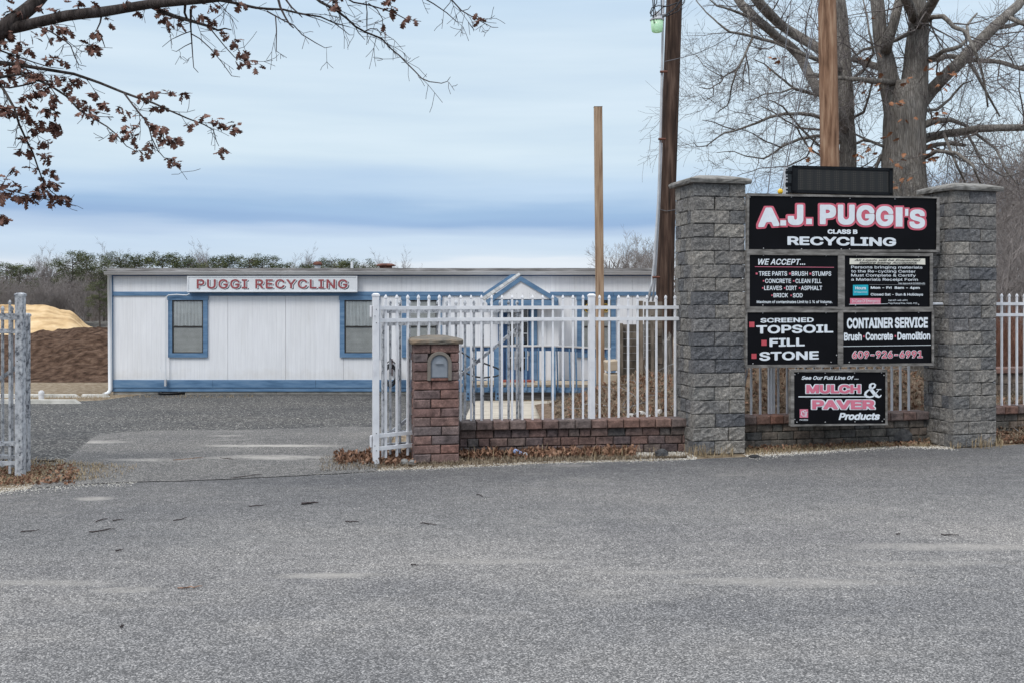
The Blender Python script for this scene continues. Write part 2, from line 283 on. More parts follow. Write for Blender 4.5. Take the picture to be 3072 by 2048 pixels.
M['dryfill'] = nmat('dry_straw', [(0.16, 0.115, 0.065), (0.3, 0.225, 0.135), (0.42, 0.34, 0.22)], 25, 0.9, 0, lo=0.35, hi=0.65)
M['bankstraw'] = nmat('dull_bank_straw', [(0.07, 0.05, 0.035), (0.17, 0.13, 0.09), (0.34, 0.28, 0.2)], 22, 0.9, 0, lo=0.35, hi=0.65)
M['pebble'] = nmat('pale_shell_pebble', [(0.33, 0.30, 0.26), (0.52, 0.49, 0.43), (0.64, 0.61, 0.56)], 60, 0.8, 0, lo=0.35, hi=0.65)
M['darkstone'] = nmat('dark_grey_stone', [(0.02, 0.02, 0.022), (0.05, 0.05, 0.052), (0.08, 0.08, 0.08)], 20, 0.85, 0.8, 0.01, 60)
M['greystone'] = nmat('grey_stone', [(0.12, 0.115, 0.11), (0.26, 0.25, 0.235)], 20, 0.9, 0.6, 0.01, 60)
M['whitestone'] = nmat('white_broken_stone', [(0.38, 0.36, 0.34), (0.6, 0.58, 0.55)], 10, 0.85, 0.5, 0.01, 40)
M['mulch'] = nmat('dark_mulch', [(0.03, 0.018, 0.012), (0.085, 0.052, 0.036), (0.16, 0.105, 0.075)], 5, 0.98, 1.0, 0.12, 9, spec=0.05)
M['sand'] = nmat('golden_sand', [(0.30, 0.19, 0.095), (0.52, 0.36, 0.195), (0.68, 0.51, 0.31)], 0.9, 0.95, 0.8, 0.25, 1.6, (1, 1, 2), spec=0.05)
M['bank'] = nmat('litter_covered_bank', [(0.06, 0.035, 0.022), (0.15, 0.10, 0.065), (0.27, 0.2, 0.14)], 14, 0.97, 0.9, 0.03, 50)
M['rubble'] = nmat('dark_rubble', [(0.03, 0.028, 0.026), (0.075, 0.07, 0.062), (0.15, 0.14, 0.125)], 1.2, 0.95, 1.0, 0.3, 4)
M['far_twig'] = nmat('far_grey_twigs', [(0.15, 0.13, 0.12), (0.25, 0.225, 0.215)], 0.4, 0.95, 0)
M['far_wood'] = nmat('far_wood_mass', [(0.085, 0.070, 0.062), (0.15, 0.125, 0.11)], 0.3, 0.95, 0)
M['needle'] = nmat('pine_needles', [(0.035, 0.046, 0.022), (0.075, 0.09, 0.038), (0.13, 0.14, 0.06)], 0.8, 0.9, 0, lo=0.35, hi=0.65)
M['pinebark'] = nmat('pine_bark', [(0.05, 0.042, 0.036), (0.10, 0.085, 0.075)], 3, 0.95, 0)
M['redbrush'] = nmat('reddish_brush', [(0.10, 0.045, 0.03), (0.2, 0.1, 0.07)], 3, 0.95, 0)
def lampglass():
    m, t, b = newmat('green_lamp_glass')
    b.inputs['Base Color'].default_value = (0.6, 0.78, 0.6, 1); b.inputs['Roughness'].default_value = 0.25
    b.inputs['Transmission Weight'].default_value = 0.35
    b.inputs['Emission Color'].default_value = (0.35, 0.9, 0.35, 1); b.inputs['Emission Strength'].default_value = 0.12
    return m
M['lamp'] = lampglass()

# ------------------------------------------------------------------ mesh helpers
def P(px, py, D):
    """The point seen at photo pixel (px, py) at distance D along the view."""
    return Vector(((px - 1536) / F * D, D, CH - (py - HY) / F * D))
def SX(px, D): return (px - 1536) / F * D
def SZ(py, D): return CH - (py - HY) / F * D
def wloc(o):
    v = Vector((0, 0, 0))
    while o is not None: v += o.location; o = o.parent
    return v
class MB:
    def __init__(s): s.v = []; s.f = []
    def add(s, vs, fs):
        b = len(s.v); s.v += [Vector(p) for p in vs]; s.f += [tuple(b + i for i in f) for f in fs]; return s
    def box(s, lo, hi, M4=None):
        x0, y0, z0 = lo; x1, y1, z1 = hi
        vs = [Vector(p) for p in ((x0, y0, z0), (x1, y0, z0), (x1, y1, z0), (x0, y1, z0), (x0, y0, z1), (x1, y0, z1), (x1, y1, z1), (x0, y1, z1))]
        if M4 is not None: vs = [M4 @ p for p in vs]
        return s.add(vs, [(0, 3, 2, 1), (4, 5, 6, 7), (0, 1, 5, 4), (1, 2, 6, 5), (2, 3, 7, 6), (3, 0, 4, 7)])
    def prism(s, pts, d):
        """Polygon pts (3D, any plane) pushed by vector d."""
        n = len(pts); d = Vector(d); a = [Vector(p) for p in pts]
        return s.add(a + [p + d for p in a], [tuple(range(n)), tuple(range(2 * n - 1, n - 1, -1))] + [(i, (i + 1) % n, n + (i + 1) % n, n + i) for i in range(n)])
    def tube(s, pts, rad, sides=6, cap=True):
        pts = [Vector(p) for p in pts]; n = len(pts)
        if isinstance(rad, (int, float)): rad = [rad] * n
        b = len(s.v); up = Vector((0, 0, 1)); u = None
        for i, p in enumerate(pts):
            d = (pts[min(i + 1, n - 1)] - pts[max(i - 1, 0)])
            if d.length < 1e-9: d = Vector((0, 0, 1))
            d.normalize()
            if u is None:
                u = d.cross(up)
                if u.length < 0.1: u = d.cross(Vector((1, 0, 0)))
            u = (u - d * u.dot(d))
            if u.length < 1e-6: u = d.cross(Vector((1, 0, 0)))
            u.normalize(); w = d.cross(u)
            for k in range(sides):
                a = 2 * math.pi * k / sides
                s.v.append(p + (u * math.cos(a) + w * math.sin(a)) * rad[i])
        for i in range(n - 1):
            for k in range(sides):
                k2 = (k + 1) % sides
                s.f.append((b + i * sides + k, b + i * sides + k2, b + (i + 1) * sides + k2, b + (i + 1) * sides + k))
        if cap:
            s.f.append(tuple(b + k for k in range(sides - 1, -1, -1)))
            s.f.append(tuple(b + (n - 1) * sides + k for k in range(sides)))
        return s
    def lathe(s, prof, c, sides=10, axis='z'):
        c = Vector(c); b = len(s.v)
        for (r, h) in prof:
            for k in range(sides):
                a = 2 * math.pi * (k + 0.5) / sides
                if axis == 'z': s.v.append(c + Vector((r * math.cos(a), r * math.sin(a), h)))
                else: s.v.append(c + Vector((r * math.cos(a), h, r * math.sin(a))))
        for i in range(len(prof) - 1):
            for k in range(sides):
                k2 = (k + 1) % sides
                s.f.append((b + i * sides + k, b + i * sides + k2, b + (i + 1) * sides + k2, b + (i + 1) * sides + k))
        s.f.append(tuple(b + k for k in range(sides - 1, -1, -1))); s.f.append(tuple(b + (len(prof) - 1) * sides + k for k in range(sides)))
        return s
    def mesh(s, name, origin):
        me = bpy.data.meshes.new(name)
        me.from_pydata([tuple(p - origin) for p in s.v], [], s.f); me.update(); return me
    def build(s, name, mat, parent=None, smooth=False, origin=None, bevel=0):
        if origin is None:
            if s.v:
                xs = [p.x for p in s.v]; ys = [p.y for p in s.v]; zs = [p.z for p in s.v]
                origin = Vector(((min(xs) + max(xs)) / 2, (min(ys) + max(ys)) / 2, min(zs)))
            else: origin = Vector((0, 0, 0))
        me = s.mesh(name, Vector(origin)); me.materials.append(mat)
        o = bpy.data.objects.new(name, me); C.objects.link(o)
        if parent is not None:
            o.parent = parent; o.location = Vector(origin) - wloc(parent)
        else: o.location = origin
        if smooth:
            for p in me.polygons: p.use_smooth = True
        if bevel:
            b = o.modifiers.new('bevel', 'BEVEL'); b.width = bevel; b.segments = 1; b.limit_method = 'ANGLE'
        return o
def tag(o, label=None, cat=None, group=None, kind=None):
    if label: o['label'] = label
    if cat: o['category'] = cat
    if group: o['group'] = group
    if kind: o['kind'] = kind
    return o
def thing(name, loc, label, cat, group=None):
    o = bpy.data.objects.new(name, None); C.objects.link(o); o.location = loc; o.empty_display_size = 0.2
    return tag(o, label, cat, group)
def inst(name, mesh, parent, loc, rotz=0, scale=None, rot=None):
    """Another object on a shared mesh; LOC is in world coordinates."""
    o = bpy.data.objects.new(name, mesh); C.objects.link(o)
    o.location = Vector(loc) - (wloc(parent) if parent else Vector((0, 0, 0)))
    o.rotation_euler = rot if rot else (0, 0, rotz)
    if scale: o.scale = scale
    if parent: o.parent = parent
    return o

# ------------------------------------------------------------------ ground
def gz(x, y):
    if y < 12.5: return 0.0
    if y < 21: return -0.0306 * (y - 12.5)
    if y < 26: return -0.26 - 0.028 * (y - 21)
    if y < 60: return -0.40 - 0.003 * (y - 26)
    if y < 110: return -0.50 - 0.04 * (y - 60)
    return -2.5
def hit(px, py):
    """Where the ray through a photo pixel meets the ground."""
    D = CH * F / (py - HY)
    for _ in range(20): D = (CH - gz(0, D)) * F / (py - HY)
    return Vector((SX(px, D), D, gz(0, D)))
g = MB(); ys = [-60, -10, 0, 6, 9, 11, 12.5, 14, 16, 18, 21, 23, 26, 35, 60, 80, 110, 200, 500, 1200]
xs = [-900, -300, -120, -60, -30, -15, -8, -4, 0, 4, 8, 15, 30, 60, 120, 300, 900]
for y in ys:
    for x in xs: g.v.append(Vector((x, y, gz(x, y) - 0.004)))
for j in range(len(ys) - 1):
    for i in range(len(xs) - 1):
        a = j * len(xs) + i; g.f.append((a, a + 1, a + len(xs) + 1, a + len(xs)))
tag(g.build('ground', M['soil'], origin=(0, 0, 0)), kind='structure')
EDGE = [(-900, 1530), (-200, 1490), (0, 1476), (150, 1458), (300, 1447), (500, 1441), (800, 1430), (1000, 1418), (1130, 1411), (1300, 1405), (1600, 1391), (1850, 1384),
        (2070, 1378), (2240, 1370), (2500, 1353), (2700, 1340), (2860, 1345), (3000, 1337), (3072, 1331), (3500, 1310), (5000, 1270)]
def jitter_line(pts, step=0.12, amp=0.03, f=3.0):
    out = []
    for a, b in zip(pts, pts[1:]):
        n = max(1, int((b - a).length / step))
        for i in range(n):
            p = a.lerp(b, i / n); k = noise.noise(p * f) * amp + noise.noise(p * f * 4) * amp * 0.4
            out.append(p + Vector((0, k, 0)))
    out.append(pts[-1]); return out
edge_w = [Vector((hit(a, b).x, hit(a, b).y, 0)) for a, b in EDGE]
def edge_y(x):
    for a, b in zip(edge_w, edge_w[1:]):
        if a.x <= x <= b.x: return a.y + (b.y - a.y) * (x - a.x) / (b.x - a.x)
    return edge_w[-1].y if x > 0 else edge_w[0].y
el_ = [Vector((-60, edge_w[0].y - 1.5, 0))] + edge_w + [Vector((60, edge_w[-1].y + 2, 0))]
line = jitter_line(el_, 0.12, 0.03)
s = MB()
for p in line: s.v += [Vector((p.x, -50, 0.004)), Vector((p.x, p.y, 0.004))]
s.f = [(2 * i, 2 * i + 2, 2 * i + 3, 2 * i + 1) for i in range(len(line) - 1)]
tag(s.build('street', M['asphalt'], origin=(0, 0, 0)), kind='structure')
def sheet(name, mat, near, far, dz):
    """A sheet between two world polylines sampled at the same x values, following the ground."""
    n = 60; s = MB(); x0 = max(near[0].x, far[0].x) ; x1 = min(near[-1].x, far[-1].x)
    def at(line, t):
        x = line[0].x + (line[-1].x - line[0].x) * t
        for a, b in zip(line, line[1:]):
            if a.x <= x <= b.x + 1e-9: return Vector((x, a.y + (b.y - a.y) * (x - a.x) / max(1e-6, b.x - a.x), 0))
        return Vector((line[-1].x, line[-1].y, 0))
    m_ = 14
    for i in range(n + 1):
        a = at(near, i / n); b = at(far, i / n)
        a.y += 0.04 * noise.noise(a * 4); b.y += 0.22 * noise.noise(b * 1.8) + 0.16 * noise.noise(b * 6)
        for j in range(m_ + 1):
            p = a.lerp(b, j / m_); s.v.append(Vector((p.x, p.y, gz(p.x, p.y) + dz)))
    for i in range(n):
        for j in range(m_):
            a = i * (m_ + 1) + j; s.f.append((a, a + m_ + 1, a + m_ + 2, a + 1))
    return tag(s.build(name, mat, origin=(0, 0, 0)), kind='structure')
H = lambda *pp: [Vector((hit(a, b).x, hit(a, b).y, 0)) for a, b in pp]
sheet('driveway', M['drive'], [p - Vector((0, 0.07, 0)) for p in H((100, 1463), (150, 1458), (300, 1447), (500, 1441), (800, 1430), (1000, 1418), (1130, 1411))], H((40, 1380), (120, 1345), (180, 1318), (270, 1299), (500, 1292), (800, 1286), (1200, 1280)), 0.010)
sheet('gravel_yard', M['yard'], H((-700, 1365), (40, 1405), (230, 1392), (300, 1345), (700, 1320), (1240, 1300), (1420, 1290)), H((-400, 1208), (150, 1206), (320, 1200), (400, 1182), (1000, 1181), (1480, 1181)), 0.005)
sheet('concrete_pad', M['pad'], H((1385, 1278), (1600, 1270), (1850, 1262)), H((1420, 1203), (1600, 1203), (1850, 1203)), 0.010)

# ------------------------------------------------------------------ split-face and tumbled blocks
def rough_block(L_, D_, H_, nx, nz, amp, rnd=0.012):
    """Block with its rough face towards -y; origin at the bottom front-left corner of its cell."""
    b = MB(); q = 0.004
    e_ = 0.011; gx = [0, e_ / L_] + [e_ / L_ + (1 - 2 * e_ / L_) * i / nx for i in range(1, nx)] + [1 - e_ / L_, 1]; gz_ = [0, e_ / H_] + [e_ / H_ + (1 - 2 * e_ / H_) * i / nz for i in range(1, nz)] + [1 - e_ / H_, 1]
    nx, nz = len(gx) - 1, len(gz_) - 1; cx_ = 1.0
    vs = {}
    for k in range(nz + 1):
        for i in range(nx + 1):
            e = (i in (0, nx)) or (k in (0, nz))
            x = q + (L_ - 2 * q) * gx[i]; z = q * 0.7 + (H_ - 1.4 * q) * gz_[k]
            y = (rnd if e else 0) + random.uniform(-amp, amp) * (0.35 if e else 1)
            if not e:
                if 1 < i < nx - 1: x += random.uniform(-.2, .2) * L_ / nx
                if 1 < k < nz - 1: z += random.uniform(-.2, .2) * H_ / nz
            else:
                z += random.uniform(-.0025, .0025); x += random.uniform(-.003, .003)
            vs[i, k] = len(b.v); b.v.append(Vector((x, y, z)))
    for k in range(nz):
        for i in range(nx): b.f.append((vs[i, k], vs[i + 1, k], vs[i + 1, k + 1], vs[i, k + 1]))
    base = len(b.v)
    c = [b.v[vs[0, 0]], b.v[vs[nx, 0]], b.v[vs[nx, nz]], b.v[vs[0, nz]]]
    b.v += [Vector((p.x, D_ - q, p.z)) for p in c]
    b.f.append((base + 3, base + 2, base + 1, base))
    b.f.append(tuple([vs[i, 0] for i in range(nx, -1, -1)] + [base, base + 1]))
    b.f.append(tuple([vs[i, nz] for i in range(nx + 1)] + [base + 2, base + 3]))
    b.f.append(tuple([vs[0, k] for k in range(nz + 1)] + [base + 3, base]))
    b.f.append(tuple([vs[nx, k] for k in range(nz, -1, -1)] + [base + 1, base + 2]))
    return b.mesh('block', Vector((0, 0, 0)))
_cache = {}
def block_mesh(L_, D_, H_, mat, kind):
    key = (round(L_, 2), round(D_, 2), round(H_, 3), mat.name, random.randrange(3), kind)
    if key not in _cache:
        if kind == 'split': me = rough_block(L_, D_, H_, max(3, int(L_ / 0.06)), 3, 0.009, 0.010)
        else: me = rough_block(L_, D_, H_, max(2, int(L_ / 0.08)), 2, 0.0022, 0.011)
        me.materials.append(mat)
        if kind != 'split':
            for p in me.polygons: p.use_smooth = False
        _cache[key] = me
    return _cache[key]
def masonry_column(root, fl, ang, w, d, h, n, mat, kind, splits, side_splits, cut=None, courses_name='stone'):
    """Courses of blocks round a dark core. fl = front-left corner, ang = turn of the front about z."""
    rot = Matrix.Rotation(ang, 4, 'Z'); o = Vector((fl[0], fl[1], 0)); ch = h / n
    cb = MB(); cb.box((0.03, 0.03, 0), (w - 0.03, d - 0.03, h - 0.01), Matrix.Translation(o) @ rot)
    cb.build('core', M['joint'], root)
    def put(x, y, z, turn, L_, dep):
        p = o + (rot @ Vector((x, y, 0))) + Vector((0, 0, z))
        inst(courses_name, block_mesh(L_, dep, ch, mat, kind), root, p, ang + turn)
    for c in range(n):
        z = c * ch
        fd = 0.09 if c % 2 else 0.16                  # depth of the front blocks, seen as a joint on the side
        bd = 0.16 if c % 2 else 0.09
        s1 = splits[c % len(splits)] * w + random.uniform(-.01, .01)
        if cut and cut[0] <= c <= cut[1]:
            put(0, 0, z, 0, cut[2], fd); put(cut[3], 0, z, 0, w - cut[3], fd)
        else:
            put(0, 0, z, 0, s1, fd); put(s1, 0, z, 0, w - s1, fd)
        put(w, d, z, math.pi, w * 0.5, bd); put(w * 0.5, d, z, math.pi, w * 0.5, bd)
        L_ = d - fd - bd; s2 = side_splits[c % len(side_splits)] * L_
        put(0, d - bd, z, -math.pi / 2, L_ - s2, 0.1); put(0, fd + s2, z, -math.pi / 2, s2, 0.1)
        put(w, fd, z, math.pi / 2, s2, 0.1); put(w, fd + s2, z, math.pi / 2, L_ - s2, 0.1)
def cap_stone(root, fl, ang, w, d, z, over, th, rise, mat):
    rot = Matrix.Translation(Vector((fl[0], fl[1], z))) @ Matrix.Rotation(ang, 4, 'Z')
    b = MB(); n = 10; cx, cy = w / 2, d / 2
    def ring(ov, zz, j):
        out = []
        c = [(-ov, -ov), (w + ov, -ov), (w + ov, d + ov), (-ov, d + ov)]
        for a in range(4):
            p, q = c[a], c[(a + 1) % 4]
            for i in range(n):
                t = i / n
                out.append(rot @ Vector((p[0] + (q[0] - p[0]) * t + random.uniform(-j, j), p[1] + (q[1] - p[1]) * t + random.uniform(-j, j), zz + random.uniform(-j, j) * 0.6)))
        return out
    rings = [ring(over - 0.01, 0, 0.004), ring(over, th * 0.4, 0.006), ring(over, th * 0.75, 0.006), ring(over - 0.012, th, 0.004),
             ring(over - 0.11, th + rise * 0.55, 0.003), ring(over - 0.2, th + rise, 0.003)]
    for r in rings: b.v += r
    k = 4 * n
    for j in range(len(rings) - 1):
        for i in range(k): b.f.append((j * k + i, j * k + (i + 1) % k, (j + 1) * k + (i + 1) % k, (j + 1) * k + i))
    b.f.append(tuple(range(k - 1, -1, -1))); b.f.append(tuple((len(rings) - 1) * k + i for i in range(k)))
    b.build('cap_stone', mat, root)
# left and right grey columns
GL = (2.012, 11.05); GLA = math.radians(12)
r = thing('stone_column', (2.3, 11.3, 0), 'tall grey split-face block column left of the black signs, touching the white fence', 'stone column', 'grey stone columns holding the signs')
masonry_column(r, GL, GLA, 0.625, 0.56, 3.02, 20, M['greyblock'], 'split', [0.42, 0.69], [0.45, 0.7, 0.3])
cap_stone(r, GL, GLA, 0.625, 0.56, 3.02, 0.055, 0.055, 0.05, M['capstone'])
GR = (5.146, 11.6); GRA = math.radians(17)
r = thing('stone_column', (5.4, 11.9, 0), 'tall dark grey block column right of the black signs, nearest the right edge', 'stone column', 'grey stone columns holding the signs')
masonry_column(r, GR, GRA, 0.62, 0.52, 3.0, 20, M['greyblock'], 'split', [0.64, 0.37], [0.45, 0.7, 0.3])
cap_stone(r, GR, GRA, 0.62, 0.52, 3.0, 0.055, 0.055, 0.05, M['capstone'])
# brick mailbox column
BL = (-1.036, 10.485); BA = math.radians(10); BW, BD_, BH = 0.485, 0.40, 1.255
r = thing('mailbox_column', (-0.8, 10.7, 0), 'short reddish brick column with a mailbox set in it at the end of the low brick wall', 'brick column')
masonry_column(r, BL, BA, BW, BD_, BH, 13, M['redblock'], 'tumbled', [0.38, 0.6], [0.5, 0.35], cut=(9, 11, 0.155, 0.39), courses_name='brick')
cap_stone(r, BL, BA, BW, BD_, BH, 0.04, 0.052, 0.036, M['mosscap'])
# mailbox
mb_rot = Matrix.Translation(Vector((BL[0], BL[1], 0))) @ Matrix.Rotation(BA, 4, 'Z')
mroot = thing('mailbox', mb_rot @ Vector((0.272, 0.0, 0.88)), 'grey arched mailbox door in a taupe surround set into the brick column', 'mailbox')
def arch(wd, ht, n=12):
    """Arch outline, origin at bottom centre, x-z plane."""
    R_ = wd / 2; pts = [(R_, 0)]
    for i in range(n + 1):
        a = math.pi * i / n; pts.append((R_ * math.cos(a), ht - R_ + R_ * math.sin(a)))
    pts.append((-R_, 0)); return pts
def arch_ring(w1, h1, w0, h0, y0, y1, z0, z00, name, mat):
    b = MB(); A, B_ = arch(w1, h1), arch(w0, h0); n = len(A)
    T = lambda x, y, z: mb_rot @ Vector((0.272 + x, y, z))
    for (pts, zz) in ((A, z0), (B_, z00)):
        for y in (y0, y1): b.v += [T(x, y, zz + z) for x, z in pts]
    # order: A y0, A y1, B y0, B y1
    for i in range(n - 1):
        b.f += [(i, i + 1, 2 * n + i + 1, 2 * n + i), (n + i + 1, n + i, 3 * n + i, 3 * n + i + 1),
                (i + 1, i, n + i, n + i + 1), (2 * n + i, 2 * n + i + 1, 3 * n + i + 1, 3 * n + i)]
    b.f += [(0, 2 * n, 3 * n, n), (n - 1, 2 * n - 1, 4 * n - 1, 3 * n - 1)]
    return b.build(name, mat, mroot, bevel=0.004)
arch_ring(0.258, 0.305, 0.185, 0.27, -0.03, 0.05, 0.874, 0.874, 'surround', M['box_trim'])
b = MB(); b.prism([mb_rot @ Vector((0.272 + x, -0.002, 0.901 + z)) for x, z in arch(0.184, 0.243)], mb_rot.to_3x3() @ Vector((0, 0.04, 0))); b.build('door', M['box_metal'], mroot)
b = MB(); b.prism([mb_rot @ Vector((0.272 + x, -0.009, 0.913 + z)) for x, z in arch(0.156, 0.215)], mb_rot.to_3x3() @ Vector((0, 0.01, 0))); b.build('raised_panel', M['box_metal'], mroot, bevel=0.003)
b = MB(); b.prism([mb_rot @ Vector((0.272 + x, -0.03, 1.051 + z)) for x, z in ((-.045, 0), (.045, 0), (.03, .022), (0, .03), (-.03, .022))], mb_rot.to_3x3() @ Vector((0, 0.02, 0))); b.build('handle', M['box_metal'], mroot, bevel=0.002)
b = MB(); b.box((0.272 - .0915, -0.018, 0.876), (0.272 + .0915, 0.03, 0.898), mb_rot); b.build('sill', M['redblock'], mroot)

# low walls of tumbled blocks with a cap course
def low_wall(a, b_, label, mat, capmat, n_cap, bl=0.2, seed=1, h=0.385, name='low_wall'):
    random.seed(seed); a = Vector((*a, 0)); b_ = Vector((*b_, 0)); d = (b_ - a); Lw = d.length; ang = math.atan2(d.y, d.x)
    rot = Matrix.Translation(a) @ Matrix.Rotation(ang, 4, 'Z')
    r = thing(name, a.lerp(b_, 0.5), label, 'brick wall', 'low block walls under the white fence')
    cb = MB(); cb.box((0, 0.075, 0), (Lw, 0.24, h - 0.1), rot); cb.build('core', M['joint'], r)
    ch = (h - 0.10) / 3
    for c in range(3):
        x = -(c % 2) * bl * 0.5 - random.uniform(0, 0.04)
        while x < Lw:
            l_ = bl * random.choice((1, 1, 1, 1, 0.62)); x1 = min(Lw, x + l_); x0 = max(0, x)
            if x1 - x0 > 0.03:
                inst('brick', block_mesh(x1 - x0, 0.1, ch, mat, 'tumbled'), r, rot @ Vector((x0, 0.045 + random.uniform(-.006, .006), c * ch)), ang)
            x += l_
    for i in range(n_cap):
        l_ = Lw / n_cap
        inst('cap_brick', block_mesh(l_, 0.25, 0.10, capmat, 'tumbled'), r, rot @ Vector((i * l_, random.uniform(-.006, .006), h - 0.10)), ang + random.uniform(-.012, .012))
    return r
low_wall((-0.575, 10.95), (1.99, 11.27), 'low red brown block wall between the mailbox column and the left grey column', M['wallblock'], M['capblock'], 14, seed=3)
low_wall((2.66, 11.46), (5.02, 11.96), 'low grey brown block wall under the black signs between the grey columns', M['dimblock'], M['capblock'], 14, seed=5)
low_wall((5.86, 12.45), (8.4, 13.05), 'low grey block wall right of the right grey column at the photo edge', M['dimblock'], M['capblock'], 14, seed=8)

# ------------------------------------------------------------------ white fence, posts and gates
def picket_mesh(hgt, mat, w=0.0105):
    b = MB(); prof = [(w * 1.414, 0), (w * 1.414, hgt - 0.055), (w * 1.0, hgt - 0.05), (w * 1.75, hgt - 0.04), (w * 1.7, hgt - 0.022), (w * 0.7, hgt - 0.004), (w * 0.1, hgt)]
    b.lathe(prof, (0, 0, 0), 4); me = b.mesh('picket', Vector((0, 0, 0))); me.materials.append(mat); return me
def beam(root, name, a, b_, w, h, mat, bevel=0):
    """Square bar from a to b_ (w across, h tall)."""
    a, b_ = Vector(a), Vector(b_); d = (b_ - a); Lg = d.length; d.normalize()
    up = Vector((0, 0, 1)); s_ = d.cross(up)
    if s_.length < 0.05: s_ = Vector((1, 0, 0))
    s_.normalize(); u = s_.cross(d)
    b = MB(); pts = [a - s_ * w / 2 - u * h / 2, a + s_ * w / 2 - u * h / 2, a + s_ * w / 2 + u * h / 2, a - s_ * w / 2 + u * h / 2]
    b.prism(pts, d * Lg); return b.build(name, mat, root, bevel=bevel)
def post(root, x, y, h, w, mat, ang=0, z0=0, name='post'):
    rot = Matrix.Translation(Vector((x, y, z0))) @ Matrix.Rotation(ang, 4, 'Z')
    b = MB(); b.box((-w / 2, -w / 2, 0), (w / 2, w / 2, h - 0.03), rot)
    q = w / 2 + 0.004
    pts = lambda k, z: [rot @ Vector(p) for p in ((-k, -k, z), (k, -k, z), (k, k, z), (-k, k, z))]
    o = b.build(name, mat, root, bevel=0.004)
    c = MB(); c.v = pts(q, h - 0.034) + pts(q, h - 0.014) + pts(w * 0.3, h)
    for j in range(2):
        for i in range(4): c.f.append((4 * j + i, 4 * j + (i + 1) % 4, 4 * j + 4 + (i + 1) % 4, 4 * j + 4 + i))
    c.f += [(3, 2, 1, 0), (8, 9, 10, 11)]; co_ = c.build('post_cap', mat, o); return o
def fence_run(root, a, b_, rails, ztop, zbot, mat, spacing=0.115, off=0.06, skip=None, pz=None):
    a = Vector((*a, 0)); b_ = Vector((*b_, 0)); d = b_ - a; Lf = d.length; ang = math.atan2(d.y, d.x)
    for z in rails:
        zz = z if not isinstance(z, tuple) else z[0]; t0, t1 = (0, 1) if not isinstance(z, tuple) else z[1:]
        beam(root, 'rail', a.lerp(b_, t0) + Vector((0, 0, zz)), a.lerp(b_, t1) + Vector((0, 0, zz)), 0.034, 0.038, mat)
    k = 0; x = off; meshes = {}
    while x < Lf - 0.02:
        p = a + d * (x / Lf); z0 = zbot(x) if callable(zbot) else zbot
        key = round(z0, 2)
        if key not in meshes: meshes[key] = picket_mesh(ztop - z0, mat)
        q = Vector((p.x, p.y, z0)); 
        inst('picket', meshes[key], root, q, ang); x += spacing
FA, FM, FB, FC = Vector((-1.43, 10.45, 0)), Vector((-0.62, 11.06, 0)), Vector((0.90, 11.27, 0)), Vector((1.95, 11.5, 0))
fr = thing('white_fence', (0, 10.9, 0), 'white metal picket fence on the low red wall behind the mailbox column', 'fence', 'white picket fences')
post(fr, FA.x, FA.y, 1.79, 0.066, M['white'], 0.3)
post(fr, FB.x, FB.y, 1.79 - 0.38, 0.066, M['white'], 0.3, 0.38)
def zb(x):
    px_ = FA.x + (FM.x - FA.x) * x / (FM - FA).length
    return 0.06 if px_ < -1.06 else 1.325
fence_run(fr, FA.xy + Vector((0.03, 0.01)), FM.xy, [1.635, 1.505, (0.30, 0, 0.5), (0.165, 0, 0.5)], 1.775, zb, M['white'], 0.135, 0.085)
fence_run(fr, FM.xy, FB.xy, [1.635, 1.505], 1.775, 0.383, M['white'], 0.1155, 0.05)
fence_run(fr, FB.xy, FC.xy, [1.635, 1.505], 1.775, 0.385, M['white'], 0.1135, 0.095)
for z in (1.6, 0.24):
    b = MB(); b.box((-0.035, -0.02, -0.06), (-0.012, 0.04, 0.06), Matrix.Translation(FA + Vector((-0.028, 0.01, z)))); b.build('hinge', M['white'], fr, bevel=0.003)
for z in (1.62, 1.55, 1.48, 0.33, 0.2, 0.15):
    b = MB(); b.lathe([(0.005, 0), (0.005, 0.004)], FA + Vector((0.012 if z in (1.62, 1.48, .33, .15) else -0.004, -0.040, z)), 6, 'y'); b.build('bolt', M['black'], fr)
# fence behind the signs, and right of the right column
fr = thing('white_fence', (3.8, 11.9, 0), 'white metal picket fence half hidden behind the black signs', 'fence', 'white picket fences')
A2, B2 = Vector((2.62, 11.62, 0)), Vector((4.95, 12.13, 0))
post(fr, SX(2316, 11.75), 11.78, 1.79, 0.066, M['white'], 0.75)
fence_run(fr, A2.xy, B2.xy, [1.635, 1.505], 1.775, 0.385, M['white'], 0.115, 0.07)
fr = thing('white_fence', (6.8, 12.6, 0), 'white metal picket fence right of the right grey column', 'fence', 'white picket fences')
fence_run(fr, (5.85, 12.58), (8.3, 13.15), [1.67, 1.53], 1.80, 0.385, M['white'], 0.112, 0.28 - 0.112)
